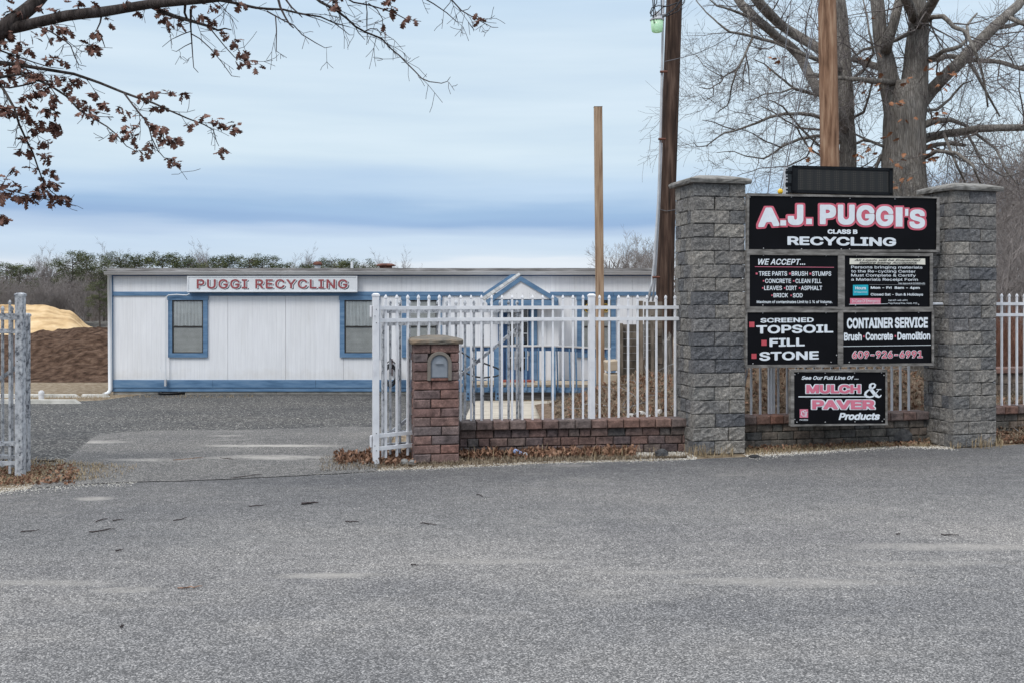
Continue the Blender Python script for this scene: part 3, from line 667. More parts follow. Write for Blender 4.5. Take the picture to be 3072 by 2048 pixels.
# left post with fence, and gate leaf folded back
fr = thing('grey_fence', (-4.9, 9.6, 0), 'peeling grey picket fence and stout post at the left edge', 'fence')
post(fr, -4.785, 9.69, 1.79, 0.066 * 1.15, M['galv'], 0.0)
fence_run(fr, (-6.6, 9.35), (-4.82, 9.69), [1.57, 1.42, 0.33, 0.14], 1.72, 0.04, M['galv'], 0.115, 0.025)
for z in (1.34, 1.24, 1.13, 0.36, 0.3, 0.22):
    b = MB(); b.lathe([(0.006, 0), (0.006, 0.004)], Vector((-4.785 + random.choice((-0.012, 0.014)), 9.6495, z)), 6, 'y'); b.build('bolt', M['black'], fr)
def gate_leaf(label, a, b_, top, mat, diag, brace_lo, brace_hi, lowrails=(0.29, 0.16)):
    a, b_ = Vector((*a, 0)), Vector((*b_, 0))
    r = thing('gate_leaf', a, label, 'gate', 'grey gate leaves folded back')
    ang = math.atan2(b_.y - a.y, b_.x - a.x)
    for p in (a, b_):
        post(r, p.x, p.y, top - 0.1, 0.044, mat, ang, 0.03, 'stile')
    d = b_ - a
    fence_run(r, a.xy, b_.xy, [top - 0.12, top - 0.255] + list(lowrails), top, 0.06, mat, 0.1148, 0.075)
    off = Vector((0, 0.03, 0))
    beam(r, 'brace', a.lerp(b_, 0.04) + Vector((0, 0.03, brace_lo)), a.lerp(b_, 0.98) + Vector((0, 0.03, brace_hi)), 0.02, 0.035, mat)
    return r
gr_ = gate_leaf('peeling grey gate leaf with diagonal brace folded back behind the white fence', (-1.38, 10.72), (0.106, 11.62), 1.715, M['galv'], 1, 0.28, 1.40)
lk = thing('padlock', (0.106, 11.58, 0.95), 'small padlock and chain hanging on the end stile of the folded gate', 'padlock')
b = MB(); b.box((0.09, 11.56, 0.90), (0.12, 11.585, 0.945)); b.build('body', M['frame_dark'], lk, bevel=0.004)
b = MB(); b.tube([(0.095, 11.57, 0.945), (0.095, 11.57, 0.975), (0.105, 11.57, 0.985), (0.115, 11.57, 0.975), (0.115, 11.57, 0.945)], 0.004, 5); b.build('shackle', M['screw'], lk)
gate_leaf('peeling grey gate leaf folded back behind the left post', (-4.80, 9.86), (-6.39, 10.35), 1.66, M['galv'], 1, 1.1, 0.2)

# ------------------------------------------------------------------ signs
SP0 = Vector((2.628, 11.15, 0)); SU = Vector((2.342, 0.45, 0)).normalized(); SNn = Vector((SU.y, -SU.x, 0))   # normal towards the viewer
class Plane:
    def __init__(s, p0, n, u): s.p0, s.n, s.u = Vector(p0), Vector(n), Vector(u)
    def at(s, px, py, off=0.0):
        d = Vector(((px - 1536) / F, 1, -(py - HY) / F)); o = Vector((0, 0, CH))
        t = (s.p0 - o).dot(s.n) / d.dot(s.n); return o + d * t + s.n * off
PS = Plane(SP0, SNn, SU)
PM = Plane(SP0 + SNn * 0.06, SNn, SU)
class Quad:
    """Maps crop coordinates of a zoomed picture onto a plane of the place."""
    def __init__(s, plane, ox, oy, k): s.pl, s.ox, s.oy, s.k = plane, ox, oy, k
    def __call__(s, x, y, off=0.0): return s.pl.at(s.ox + x / s.k, s.oy + y / s.k, off)
try:
    import os
    FONT = bpy.data.fonts.load(os.path.join(bpy.utils.system_resource('DATAFILES'), 'fonts', 'Inter.woff2'))   # Blender's own interface font
except Exception: FONT = None
import numpy as np
_out = {}
def outlines(txt, shear, spacing):
    """Closed outline polygons of a text, one numpy array per contour."""
    cu = bpy.data.curves.new('lettering', 'FONT'); cu.body = txt; cu.size = 1; cu.shear = shear; cu.space_character = spacing
    if FONT: cu.font = FONT
    o = bpy.data.objects.new('lettering', cu); C.objects.link(o)
    cv = o.to_curve(bpy.context.evaluated_depsgraph_get()); polys = []
    for sp in cv.splines:
        pts = []
        if sp.type == 'BEZIER':
            bp = sp.bezier_points; n = len(bp)
            for k in range(n):
                a, b_ = bp[k], bp[(k + 1) % n]; p0, p1, p2, p3 = a.co, a.handle_right, b_.handle_left, b_.co
                straight = (p1 - p0).cross(p3 - p0).length < 1e-5 and (p2 - p0).cross(p3 - p0).length < 1e-5
                for m in range(1 if straight else 5):
                    t = m / 5; q = p0 * (1 - t) ** 3 + p1 * 3 * t * (1 - t) ** 2 + p2 * 3 * t * t * (1 - t) + p3 * t ** 3; pts.append((q.x, q.y))
        else: pts = [(p.co.x, p.co.y) for p in sp.points]
        polys.append(np.array(pts))
    o.to_curve_clear(); bpy.data.objects.remove(o); bpy.data.curves.remove(cu); return polys
def fatten(polys, bold, cell):
    """Fill contours (non-zero rule) grown by BOLD: marching squares over a signed distance field."""
    A = np.concatenate(polys); B = np.concatenate([np.roll(p, -1, 0) for p in polys])
    lo = A.min(0) - bold - 1.5 * cell; hi = A.max(0) + bold + 1.5 * cell
    nx = int((hi[0] - lo[0]) / cell) + 2; ny = int((hi[1] - lo[1]) / cell) + 2
    X, Y = np.meshgrid(lo[0] + cell * np.arange(nx), lo[1] + cell * np.arange(ny)); Q = np.stack([X.ravel(), Y.ravel()], 1)
    d = B - A; L2 = np.maximum((d ** 2).sum(1), 1e-12)
    S = np.concatenate([a + (b_ - a) * (np.arange(k) / k)[:, None] for a, b_, k in zip(A, B, np.maximum(1, (np.sqrt(L2) / 0.018).astype(int)))])
    pw = 5 if bold > 0.034 else 2; D4 = np.abs(S[None] - Q[:, None, :]) ** pw; dist = (D4.sum(2).min(1)) ** (1 / pw)     # a squarish metric keeps the corners of grown letters sharp
    qy = Q[:, 1][:, None]; up = (A[None, :, 1] <= qy) & (B[None, :, 1] > qy); dn = (A[None, :, 1] > qy) & (B[None, :, 1] <= qy)
    cr = d[None, :, 0] * (qy - A[None, :, 1]) - (Q[:, 0][:, None] - A[None, :, 0]) * d[None, :, 1]
    wn = (up & (cr > 0)).sum(1) - (dn & (cr < 0)).sum(1)
    v = (np.where(wn != 0, -dist, dist) - bold).reshape(ny, nx); vs = []; fs = []
    def quad(pts): fs.append(tuple(range(len(vs), len(vs) + len(pts)))); vs.extend(pts)
    ins = v < 0
    for r_ in range(ny - 1):
        c = 0; y0 = lo[1] + cell * r_; y1 = y0 + cell
        while c < nx - 1:
            k = int(ins[r_, c]) + int(ins[r_, c + 1]) + int(ins[r_ + 1, c]) + int(ins[r_ + 1, c + 1])
            if k == 0: c += 1; continue
            if k == 4:
                e = c
                while e < nx - 1 and ins[r_, e + 1] and ins[r_ + 1, e + 1]: e += 1
                quad([(lo[0] + cell * c, y0), (lo[0] + cell * e, y0), (lo[0] + cell * e, y1), (lo[0] + cell * c, y1)]); c = e; continue
            x0 = lo[0] + cell * c; x1 = x0 + cell
            cs = [((x0, y0), v[r_, c]), ((x1, y0), v[r_, c + 1]), ((x1, y1), v[r_ + 1, c + 1]), ((x0, y1), v[r_ + 1, c])]; pts = []
            for q in range(4):
                (pa_, va), (pb_, vb) = cs[q], cs[(q + 1) % 4]
                if va < 0: pts.append(pa_)
                if (va < 0) != (vb < 0): t_ = va / (va - vb); pts.append((pa_[0] + (pb_[0] - pa_[0]) * t_, pa_[1] + (pb_[1] - pa_[1]) * t_))
            if len(pts) > 2: quad(pts)
            c += 1
    return vs, fs
_gl = {}
def text_verts(txt, bold, shear, spacing=1.0, cell=1 / 44):
    allp = outlines(txt, shear, spacing); vs = []; fs = []; k = 0
    for ch in txt:
        if ch == ' ': continue
        if (ch, shear) not in _out: _out[ch, shear] = outlines(ch, shear, 1.0)
        own = _out[ch, shear]; mine = allp[k:k + len(own)]; k += len(own)
        if not mine: continue
        dx = mine[0][0][0] - own[0][0][0]
        if (ch, shear, bold, cell) not in _gl: _gl[ch, shear, bold, cell] = fatten(own, bold, cell)
        g_, f_ = _gl[ch, shear, bold, cell]; b0 = len(vs)
        vs += [Vector((x + dx, y, 0)) for x, y in g_]; fs += [tuple(b0 + i for i in f) for f in f_]
    return vs, fs
_ch = outlines('H', 0, 1.0); CAPH = max(p[:, 1].max() for p in _ch)
def lettering(root, q, txt, x0, x1, yt, yb, yt1=None, yb1=None, mat='vinyl_white', off=0.004, bold=0.02, shear=0.0, outline=None, out_mat=None, bbox=False, spacing=1.0):
    """Flat letters: cap height from yt to yb at the left end (yt1..yb1 at the right end)."""
    yt1 = yt if yt1 is None else yt1; yb1 = yb if yb1 is None else yb1
    vs, fs = text_verts(txt, bold, shear, spacing)
    a = min(v.x for v in vs); b_ = max(v.x for v in vs)
    if bbox: lo = min(v.y for v in vs); hi = max(v.y for v in vs)
    else: lo, hi = -bold, CAPH + bold
    def place(vs, fs, m, off):
        mb = MB()
        for v in vs:
            u = (v.x - a) / (b_ - a); w = (v.y - lo) / (hi - lo)
            y = (yb * (1 - u) + yb1 * u) * (1 - w) + (yt * (1 - u) + yt1 * u) * w
            mb.v.append(q(x0 + (x1 - x0) * u, y, off))
        mb.f = fs; return mb.build('lettering', M[m], root)
    if outline:
        ov, of = text_verts(txt, bold + outline, shear, spacing)
        sh = Vector((0, 0, 0)); place(ov, of, out_mat, off)
        off += 0.003
    return place(vs, fs, mat, off)
def rect(root, q, x0, y0, x1, y1, mat, name='stripe', off=0.004, y0b=None, y1b=None, th=0.0):
    y0b = y0 if y0b is None else y0b; y1b = y1 if y1b is None else y1b
    b = MB(); pts = [q(x0, y1, off), q(x1, y1b, off), q(x1, y0b, off), q(x0, y0, off)]
    if th: b.prism(pts, -q.pl.n * th)
    else: b.add(pts, [(0, 1, 2, 3)])
    return b.build(name, M[mat], root)
def sign_panel(root, q, inner, outer, name='board', th=0.02, fth=0.05):
    """inner / outer: corners TL, TR, BR, BL in crop coordinates."""
    b = MB(); pts = [q(*inner[i], 0.0) for i in (3, 2, 1, 0)]; b.prism(pts, -q.pl.n * th); b.build(name, M['black_panel'], root)
    for i in range(4):
        j = (i + 1) % 4
        if outer[i] is None: continue
        o0, o1 = outer[i], outer[j]
        pts = [q(*inner[i], 0.014), q(*inner[j], 0.014), q(*o1, 0.014), q(*o0, 0.014)]
        fb = MB(); fb.prism(pts, -q.pl.n * fth); fb.build('frame_board', M['bleached'], root, bevel=0.003)
def screws(root, q, pts):
    for (x, y) in pts:
        c = q(x, y, 0.0); b = MB(); b.lathe([(0.008, 0), (0.006, -0.005), (0.002, -0.007)], c, 7, 'y'); b.build('screw', M['screw'], root)
q1 = Quad(PS, 2220, 480, 3.794)
r1 = thing('sign_board', PS.at(2528, 755), 'wide black board with large pink outlined white lettering, topmost between the grey columns', 'sign', 'black sign boards between the columns')
sign_panel(r1, q1, [(98, 408), (2238, 438), (2232, 1028), (92, 1022)], [(76, 384), (2262, 428), (2262, 1046), (76, 1046)])
for (c, x0, x1, yt, yb) in (('A', 205, 445, 545, 762), ('.', 455, 522, 690, 750), ('J', 540, 718, 512, 746), ('.', 750, 815, 672, 735), ('P', 905, 1090, 512, 735), ('U', 1110, 1302, 512, 742),
                            ('G', 1322, 1528, 518, 748), ('G', 1542, 1742, 528, 758), ('I', 1768, 1846, 542, 762), ("'", 1875, 1912, 560, 640), ('S', 1924, 2102, 566, 784)):
    if c == 'A': lettering(r1, q1, c, x0, x1, yt, yb + 8, yt, yb - 8, bold=0.045, outline=0.052, out_mat='vinyl_pink', bbox=True, shear=0.0)
    elif c in 'I.': 
        b = MB()
        rect(r1, q1, x0 - 19, yt - 19, x1 + 19, yb + 19, 'vinyl_pink', 'lettering', 0.004); rect(r1, q1, x0, yt, x1, yb, 'vinyl_white', 'lettering', 0.007)
    elif c == "'": rect(r1, q1, x0 - 16, yt - 16, x1 + 16, yb + 16, 'vinyl_pink', 'lettering', 0.004); rect(r1, q1, x0, yt, x1, yb, 'vinyl_white', 'lettering', 0.007)
    else: lettering(r1, q1, c, x0, x1, yt, yb, bold=0.036 if c in 'GS' else 0.05, outline=0.052, out_mat='vinyl_pink', bbox=True)
lettering(r1, q1, 'CLASS B', 995, 1335, 793, 843, 795, 845, bold=0.04)
lettering(r1, q1, 'RECYCLING', 538, 1775, 872, 970, 886, 984, bold=0.033)
screws(r1, q1, [(583, 425), (1250, 440), (1763, 447), (267, 1008), (700, 1015), (1152, 1018), (1247, 1018), (2038, 1024), (112, 425), (2240, 495), (88, 465)])
q2 = Quad(PS, 2220, 740, 3.92)
r2 = thing('sign_board', PS.at(2380, 925), 'black board listing accepted materials in white, directly under the top board on the left', 'sign', 'black sign boards between the columns')
sign_panel(r2, q2, [(105, 97), (1150, 103), (1150, 712), (105, 708)], [(76, 66), (1184, 72), (1184, 742), (76, 740)])
lettering(r2, q2, 'WE ACCEPT...', 212, 765, 145, 215, 147, 217, shear=0.25, bold=0.02)
rect(r2, q2, 172, 235, 1103, 241, 'vinyl_pale', 'stripe', 0.004, 243, 249)
for t_, x0, x1, yt, yb, bx in (('TREE PARTS', 220, 552, 293, 345, 183), ('BRUSH', 605, 795, 293, 345, 575), ('STUMPS', 845, 1070, 294, 346, 815), ('CONCRETE', 293, 598, 380, 430, 267), ('CLEAN FILL', 650, 957, 381, 431, 622),
                               ('LEAVES', 282, 492, 463, 513, 258), ('DIRT', 540, 667, 463, 514, 515), ('ASPHALT', 715, 965, 463, 514, 690), ('BRICK', 392, 562, 550, 598, 366), ('SOD', 620, 735, 551, 599, 592)):
    lettering(r2, q2, t_, x0, x1, yt, yb, bold=0.018); w = 22 if yt < 350 else 17
    rect(r2, q2, bx, (yt + yb) / 2 - w / 2, bx + w, (yt + yb) / 2 + w / 2, 'vinyl_pink', 'bullet')
lettering(r2, q2, 'Maximum of contaminates Limit to 1 % of Volume.', 195, 1083, 635, 667, bold=0.02)
screws(r2, q2, [(276, 105), (1010, 108), (268, 690), (1015, 686)])
r3 = thing('sign_board', PS.at(2660, 925), 'black board with opening hours, a teal square and a pink label', 'sign', 'black sign boards between the columns')
sign_panel(r3, q2, [(1222, 103), (2230, 112), (2230, 712), (1222, 714)], [(1187, 72), (2258, 84), (2258, 738), (1187, 742)])
b = MB(); n = 16
top = [q2(1288 + (2173 - 1288) * i / n, 140 + 5 * i / n + 2.0 * math.sin(i * 1.1), 0.004 + 0.004 * math.sin(i * 0.9)) for i in range(n + 1)]
bot = [q2(1286 + (2175 - 1286) * i / n, 207 + 5 * i / n + 3.0 * math.sin(i * 0.8 + 1), 0.004 + 0.004 * math.sin(i * 0.9)) for i in range(n + 1)]
b.add(top + bot, [(i, n + 1 + i, n + 2 + i, i + 1) for i in range(n)]); b.build('sticker', M['vinyl_cream'], r3)
lettering(r3, q2, 'All Loads will be Inspected', 1340, 2118, 149, 171, 151, 173, mat='ink', shear=0.35, bold=0.022, off=0.012)
lettering(r3, q2, 'Before being Accepted.', 1395, 2075, 180, 202, 182, 204, mat='ink', shear=0.35, bold=0.022, off=0.012)
lettering(r3, q2, 'Persons bringing materials', 1305, 2143, 227, 258, 231, 261, bold=0.008)
lettering(r3, q2, 'to the Re-cycling Center', 1305, 2062, 275, 306, 278, 309, bold=0.008)
lettering(r3, q2, 'Must Complete & Certify', 1305, 2065, 323, 354, 326, 356, bold=0.008)
lettering(r3, q2, 'a Materials Receipt Form', 1305, 2090, 372, 403, 374, 405, bold=0.008)
lettering(r3, q2, 'Dep Approval # 0100001432', 1862, 2173, 425, 443, 427, 445, bold=0.01)
rect(r3, q2, 1326, 452, 1506, 577, 'vinyl_teal', 'sticker', 0.004, 450, 573)
lettering(r3, q2, 'Hours', 1353, 1478, 472, 506, off=0.007, bold=0.03)
lettering(r3, q2, 'Of Operation', 1340, 1490, 527, 545, off=0.007, bold=0.0)
rect(r3, q2, 1520, 447, 2175, 449, 'screw', 'stripe', 0.004, 452, 454)
lettering(r3, q2, 'Mon - Fri  8am - 4pm', 1535, 2112, 470, 499, 472, 501, bold=0.03)
lettering(r3, q2, 'Closed Sat - Sun & Holidays', 1535, 2150, 549, 578, 550, 579, bold=0.02)
rect(r3, q2, 1293, 608, 1653, 680, 'vinyl_pale', 'sticker', 0.004)
lettering(r3, q2, 'In Case Of Emergency', 1315, 1640, 623, 658, off=0.007, bold=0.0)
rect(r3, q2, 1278, 677, 1735, 682, 'vinyl_white', 'stripe', 0.010, 672, 676)
lettering(r3, q2, 'Call 609-645-6991', 1742, 1968, 624, 642, bold=0.01)
lettering(r3, q2, 'Twp Police/ Fire / Amb. 911', 1742, 2083, 659, 677, bold=0.01)
screws(r3, q2, [(1370, 108), (2100, 118), (1357, 690), (2100, 682)])
q3 = Quad(PS, 2220, 910, 3.92)
r4 = thing('sign_board', PS.at(2380, 1096), 'black board with three large red squares, lower left of the boards', 'sign', 'black sign boards between the columns')
sign_panel(r4, q3, [(78, 104), (1148, 104), (1148, 716), (78, 722)], [(66, 74), (1176, 74), (1176, 742), (66, 752)])
lettering(r4, q3, 'SCREENED', 238, 865, 176, 229, 168, 222, bold=0.03)
lettering(r4, q3, 'TOPSOIL', 188, 1095, 260, 358, 248, 345, bold=0.03)
lettering(r4, q3, 'FILL', 345, 760, 410, 508, 402, 500, bold=0.03)
lettering(r4, q3, 'STONE', 225, 925, 568, 670, 556, 655, bold=0.03)
for x0, x1, y0, y1 in ((107, 168, 218, 282), (250, 312, 430, 495), (133, 192, 587, 648)): rect(r4, q3, x0, y0, x1, y1, 'vinyl_red', 'bullet')
screws(r4, q3, [(267, 115), (1010, 112), (1135, 606), (152, 706), (1070, 688)])
r5 = thing('sign_board', PS.at(2660, 1092), 'black board with tall white lettering above an outlined pink phone number', 'sign', 'black sign boards between the columns')
sign_panel(r5, q3, [(1204, 104), (2252, 96), (2252, 700), (1204, 712)], [(1179, 74), (2272, 72), (2272, 722), (1179, 742)])
lettering(r5, q3, 'CONTAINER SERVICE', 1255, 2207, 175, 297, 165, 287, bold=0.036)
lettering(r5, q3, 'Brush', 1220, 1430, 345, 438, 343, 436, bold=0.033)
lettering(r5, q3, 'Concrete', 1475, 1797, 342, 434, 340, 431, bold=0.033)
lettering(r5, q3, 'Demolition', 1848, 2235, 340, 430, 335, 426, bold=0.033)
rect(r5, q3, 1447, 378, 1463, 400, 'vinyl_pink', 'bullet'); rect(r5, q3, 1817, 374, 1833, 396, 'vinyl_pink', 'bullet')
rect(r5, q3, 1208, 500, 2243, 506, 'vinyl_white', 'stripe', 0.004, 486, 492)
lettering(r5, q3, '609-926-6991', 1318, 2142, 560, 644, 552, 636, mat='vinyl_pink', bold=0.02, outline=0.03, out_mat='vinyl_white')
screws(r5, q3, [(1357, 112), (2100, 108), (1208, 612), (1285, 690)])
b = MB(); b.prism([PS.at(2232, 750, -0.06), PS.at(2818, 750, -0.06), PS.at(2818, 766, -0.06), PS.at(2232, 766, -0.06)], -SNn * 0.04); b.build('rear_rail', M['bleached'], r1)
b = MB(); b.tube([PS.at(2780, 912, -0.05), PS.at(2835, 912, -0.05)], 0.016, 8); b.build('strut', M['conduit'], r3)
q6 = Quad(PM, 2340, 1090, 6.533)
r6 = thing('sign_board', PM.at(2516, 1272), 'small black board with a brown wood frame hung below the others against the low wall', 'sign', 'black sign boards between the columns')
sign_panel(r6, q6, [(262, 155), (2062, 158), (2062, 1172), (262, 1185)], [(212, 118), (2085, 115), (2092, 1190), (205, 1218)])
lettering(r6, q6, 'See Our Full Line Of ...', 420, 1535, 240, 310, 238, 308, shear=0.25, bold=0.025)
lettering(r6, q6, 'MULCH', 510, 1575, 407, 575, mat='vinyl_pale', bold=0.042, outline=0.045, out_mat='vinyl_white')
rect(r6, q6, 357, 634, 1700, 654, 'vinyl_white')
lettering(r6, q6, 'PAVER', 625, 1852, 707, 887, mat='vinyl_pale', bold=0.042, outline=0.045, out_mat='vinyl_white')
lettering(r6, q6, 'Products', 1145, 1955, 960, 1097, 957, 1094, shear=0.25, bold=0.035)
# ampersand with thick and thin strokes
def stroke(root, q, pts, mat, off):
    b = MB(); n = len(pts); out = []
    for i, (x, y, w) in enumerate(pts):
        a = pts[max(0, i - 1)]; c = pts[min(n - 1, i + 1)]; dx, dy = c[0] - a[0], c[1] - a[1]; l_ = math.hypot(dx, dy) or 1
        out.append((x - dy / l_ * w / 2, y + dx / l_ * w / 2, x + dy / l_ * w / 2, y - dx / l_ * w / 2))
    for o in out: b.v += [q(o[0], o[1], off), q(o[2], o[3], off)]
    b.f = [(2 * i, 2 * i + 1, 2 * i + 3, 2 * i + 2) for i in range(n - 1)]
    return b
amp = [(1935, 500, 14), (1900, 545, 16), (1862, 598, 22), (1810, 640, 30), (1750, 652, 34), (1690, 640, 50), (1662, 605, 52), (1672, 562, 46), (1720, 520, 34), (1790, 488, 30), (1848, 452, 38), (1860, 412, 40),
       (1835, 388, 30), (1795, 388, 30), (1762, 412, 48), (1758, 455, 58), (1785, 510, 66), (1835, 575, 68), (1885, 625, 62), (1930, 650, 36), (1962, 636, 24), (1980, 605, 14)]
lg = stroke(r6, q6, amp, 'vinyl_white', 0.0075); lg.build('lettering', M['vinyl_white'], r6)
rect(r6, q6, 1880, 492, 1975, 508, 'vinyl_white', 'lettering', 0.0105)
rect(r6, q6, 383, 887, 547, 1055, 'vinyl_pale', 'logo', 0.004)
for k, pl in enumerate(([(458, 925, 12), (425, 925, 12), (410, 1000, 12), (450, 1002, 12)], [(505, 912, 12), (462, 912, 12), (455, 955, 12), (490, 957, 12), (482, 1022, 12), (435, 1022, 12)], [(482, 940, 12), (540, 940, 12), (516, 942, 12), (500, 1040, 14)])):
    for a, c in zip(pl, pl[1:]):
        stroke(r6, q6, [a, c], 'vinyl_white', 0.007 + 0.0003 * k).build('lettering', M['vinyl_white'], r6)
lettering(r6, q6, 'PAVERS', 383, 545, 1082, 1112, bold=0.01)
screws(r6, q6, [(358, 180), (883, 178), (1458, 180), (1988, 178), (290, 210), (2036, 226), (288, 1088), (330, 1142), (885, 1142), (1468, 1134), (2003, 1124), (2042, 1084)])

# message display above the top board
DP = Plane(SP0 + SNn * -0.02, SNn, SU); qd = Quad(DP, 2220, 480, 3.794)
r7 = thing('message_display', DP.at(2526, 582), 'black switched off message display standing on top of the largest sign board', 'display')
b = MB(); b.prism([qd(585, 375, 0), qd(1735, 405, 0), qd(1735, 100, 0), qd(600, 70, 0)], -SNn * 0.14); b.build('case', M['black'], r7, bevel=0.006)
rect(r7, qd, 655, 100, 1690, 345, 'led', 'screen', 0.003, 132, 372)
for (a0, a1, c0, c1) in (((600, 70), (1735, 100), (1735, 128), (600, 96)), ((588, 350), (1735, 378), (1735, 404), (586, 374)), ((600, 70), (652, 72), (650, 374), (588, 374)), ((1694, 100), (1735, 101), (1735, 404), (1694, 403))):
    b = MB(); b.prism([qd(*p, 0.012) for p in (c1, c0, a1, a0)], -SNn * 0.012); b.build('bezel', M['black'], r7)
b = MB()
for (y0, y1) in ((80, 385),):
    b.prism([qd(527, y1, -0.03), qd(557, y1, -0.03), qd(557, y0, -0.03), qd(527, y0, -0.03)], -SNn * 0.04)
b.build('bracket', M['conduit'], r7)
for y in (140, 275):
    b = MB(); b.prism([qd(530, y + 14, -0.01), qd(600, y + 14, -0.01), qd(600, y - 14, -0.01), qd(530, y - 14, -0.01)], -SNn * 0.05); b.build('clamp', M['black'], r7)
for y in range(110, 380, 38): 
    b = MB(); b.lathe([(0.012, 0), (0.012, 0.003)], qd(545, y, -0.026), 6, 'y'); b.build('slot', M['black'], r7)

# ------------------------------------------------------------------ office building
BD = 21.0; BX0 = SX(336, BD); BX1 = SX(2012, BD)
Z = lambda y, D=BD: SZ(y, D)
of = thing('office_building', (-2.6, BD + 2, -0.3), 'long low white site office with blue trim and a gabled doorway', 'building')
zt = Z(824); zb_ = Z(1172)
# body behind the siding
b = MB(); b.box((BX0 + 0.03, BD + 0.03, zb_ - 0.02), (BX1 - 0.03, BD + 6.9, zt)); b.build('wall_core', M['fascia'], of)
x = BX0; pw = 1.22
while x < BX1 - 0.05:
    x1 = min(BX1, x + pw)
    b = MB(); b.box((x + 0.003, BD, Z(1141)), (x1 - 0.003, BD + 0.03, Z(884))); b.build('siding_panel', M['siding'], of)
    b = MB(); b.box((x + 0.0015, BD - 0.012, Z(880)), (x1 - 0.0015, BD + 0.02, zt)); b.build('siding_panel', M['siding'], of); x = x1
def bd(name, x0, x1, y0, y1, d0, d1, mat, bevel=0.003, root=of, D=BD):
    """Board on the facade: photo x from x0 to x1, y from y0 (top) to y1, standing d0..d1 in front of the wall."""
    b = MB(); b.box((SX(x0, D), D - d1, SZ(y1, D)), (SX(x1, D), D - d0, SZ(y0, D))); return b.build(name, mat, root, bevel=bevel)
for (xa, xb) in ((338, 640), (640, 905), (905, 1246), (1246, 1450), (1650, 1840), (1840, 2012)): bd('trim_board', xa + 0.3, xb - 0.3, 876 + random.uniform(-.6, .6), 888, -0.01, 0.03, M['blue'])
for (xa, xb) in ((338, 640), (640, 948), (948, 1300), (1300, 1460), (1660, 2012)):
    bd('skirt_board', xa + 0.3, xb - 0.3, 1138, 1161.5, 0.0, 0.035, M['blue']); 
for (xa, xb) in ((336, 700), (700, 1180), (1180, 1500), (1500, 2012)): bd('skirt_board', xa + 0.3, xb - 0.3, 1162.5, 1173, -0.02, 0.022, M['blue'])
bd('trim_board', 336, 2012, 822, 829, 0.012, 0.05, M['blue_dark']); bd('corner_board', 335.5, 340, 829, 1140, 0.002, 0.032, M['blue'])
# foundation
b = MB(); b.box((BX0 + 0.05, BD + 0.06, -0.6), (BX1, BD + 6.8, zb_)); b.build('foundation', M['joint'], of)
xa = BX0 + 0.02
while xa < SX(1480, BD):
    b = MB(); b.box((xa + .003, BD + 0.012, -0.6), (xa + 1.15 - .003, BD + 0.08, Z(1174))); b.build('foundation_slab', M['concrete'], of); xa += 1.15
# roof, fascia, gutter, downspout
b = MB(); b.box((SX(322, BD), BD - 0.085, Z(812, 20.9)), (BX1 + 0.2, BD + 7.1, Z(805.5, 20.9))); b.build('roof', M['roofing'], of)
for (x0, x1) in ((321, 800), (800, 1290), (1290, 1700), (1700, 2030)):
    b = MB(); n = 24
    A_ = [Vector((SX(x0 + (x1 - x0) * i / n, 20.9) , 20.90, Z(805.0 + 0.9 * noise.noise(Vector((x0 + i * 3.3, 0, 0)) * 0.3), 20.9))) for i in range(n + 1)]
    B_ = [Vector((p.x, 20.90, Z(815.5, 20.9))) for p in A_]
    b.v = A_ + B_ + [p + Vector((0, 0.03, 0)) for p in A_] + [p + Vector((0, 0.03, 0)) for p in B_]; m = n + 1
    for i in range(n): b.f += [(m + i, m + i + 1, i + 1, i), (i, i + 1, 2 * m + i + 1, 2 * m + i)]
    b.build('fascia_board', M['fascia'], of)
b = MB(); prof = [(0.0, 0.0), (-0.055, 0.0), (-0.075, -0.02), (-0.105, -0.06), (-0.11, -0.078), (-0.10, -0.078), (0, -0.078)]
prof = [(20.895, Z(825.5, 20.8)), (20.83, Z(825.5, 20.8)), (20.81, Z(823.5, 20.8)), (20.795, Z(818.5, 20.8)), (20.785, Z(816, 20.8)), (20.785, Z(815, 20.8)), (20.895, Z(815, 20.8))]
xl, xr = SX(311, 20.8), BX1 + 0.1
b.prism([(xl, y, z) for y, z in prof], (xr - xl, 0, 0)); b.build('gutter', M['gutter'], of)
b = MB(); D_ = 20.94; b.tube([(SX(329, D_), 20.85, Z(822, D_)), (SX(329, D_), D_, Z(828, D_)), (SX(330, D_), D_, Z(1000, D_)), (SX(331, D_), D_, Z(1168, D_)), (SX(328, D_), D_ - 0.06, Z(1178, D_)), (SX(320, D_), D_ - 0.14, Z(1181.5, D_))], 0.046, 8)
b.build('downspout', M['signwhite'], of, smooth=True)
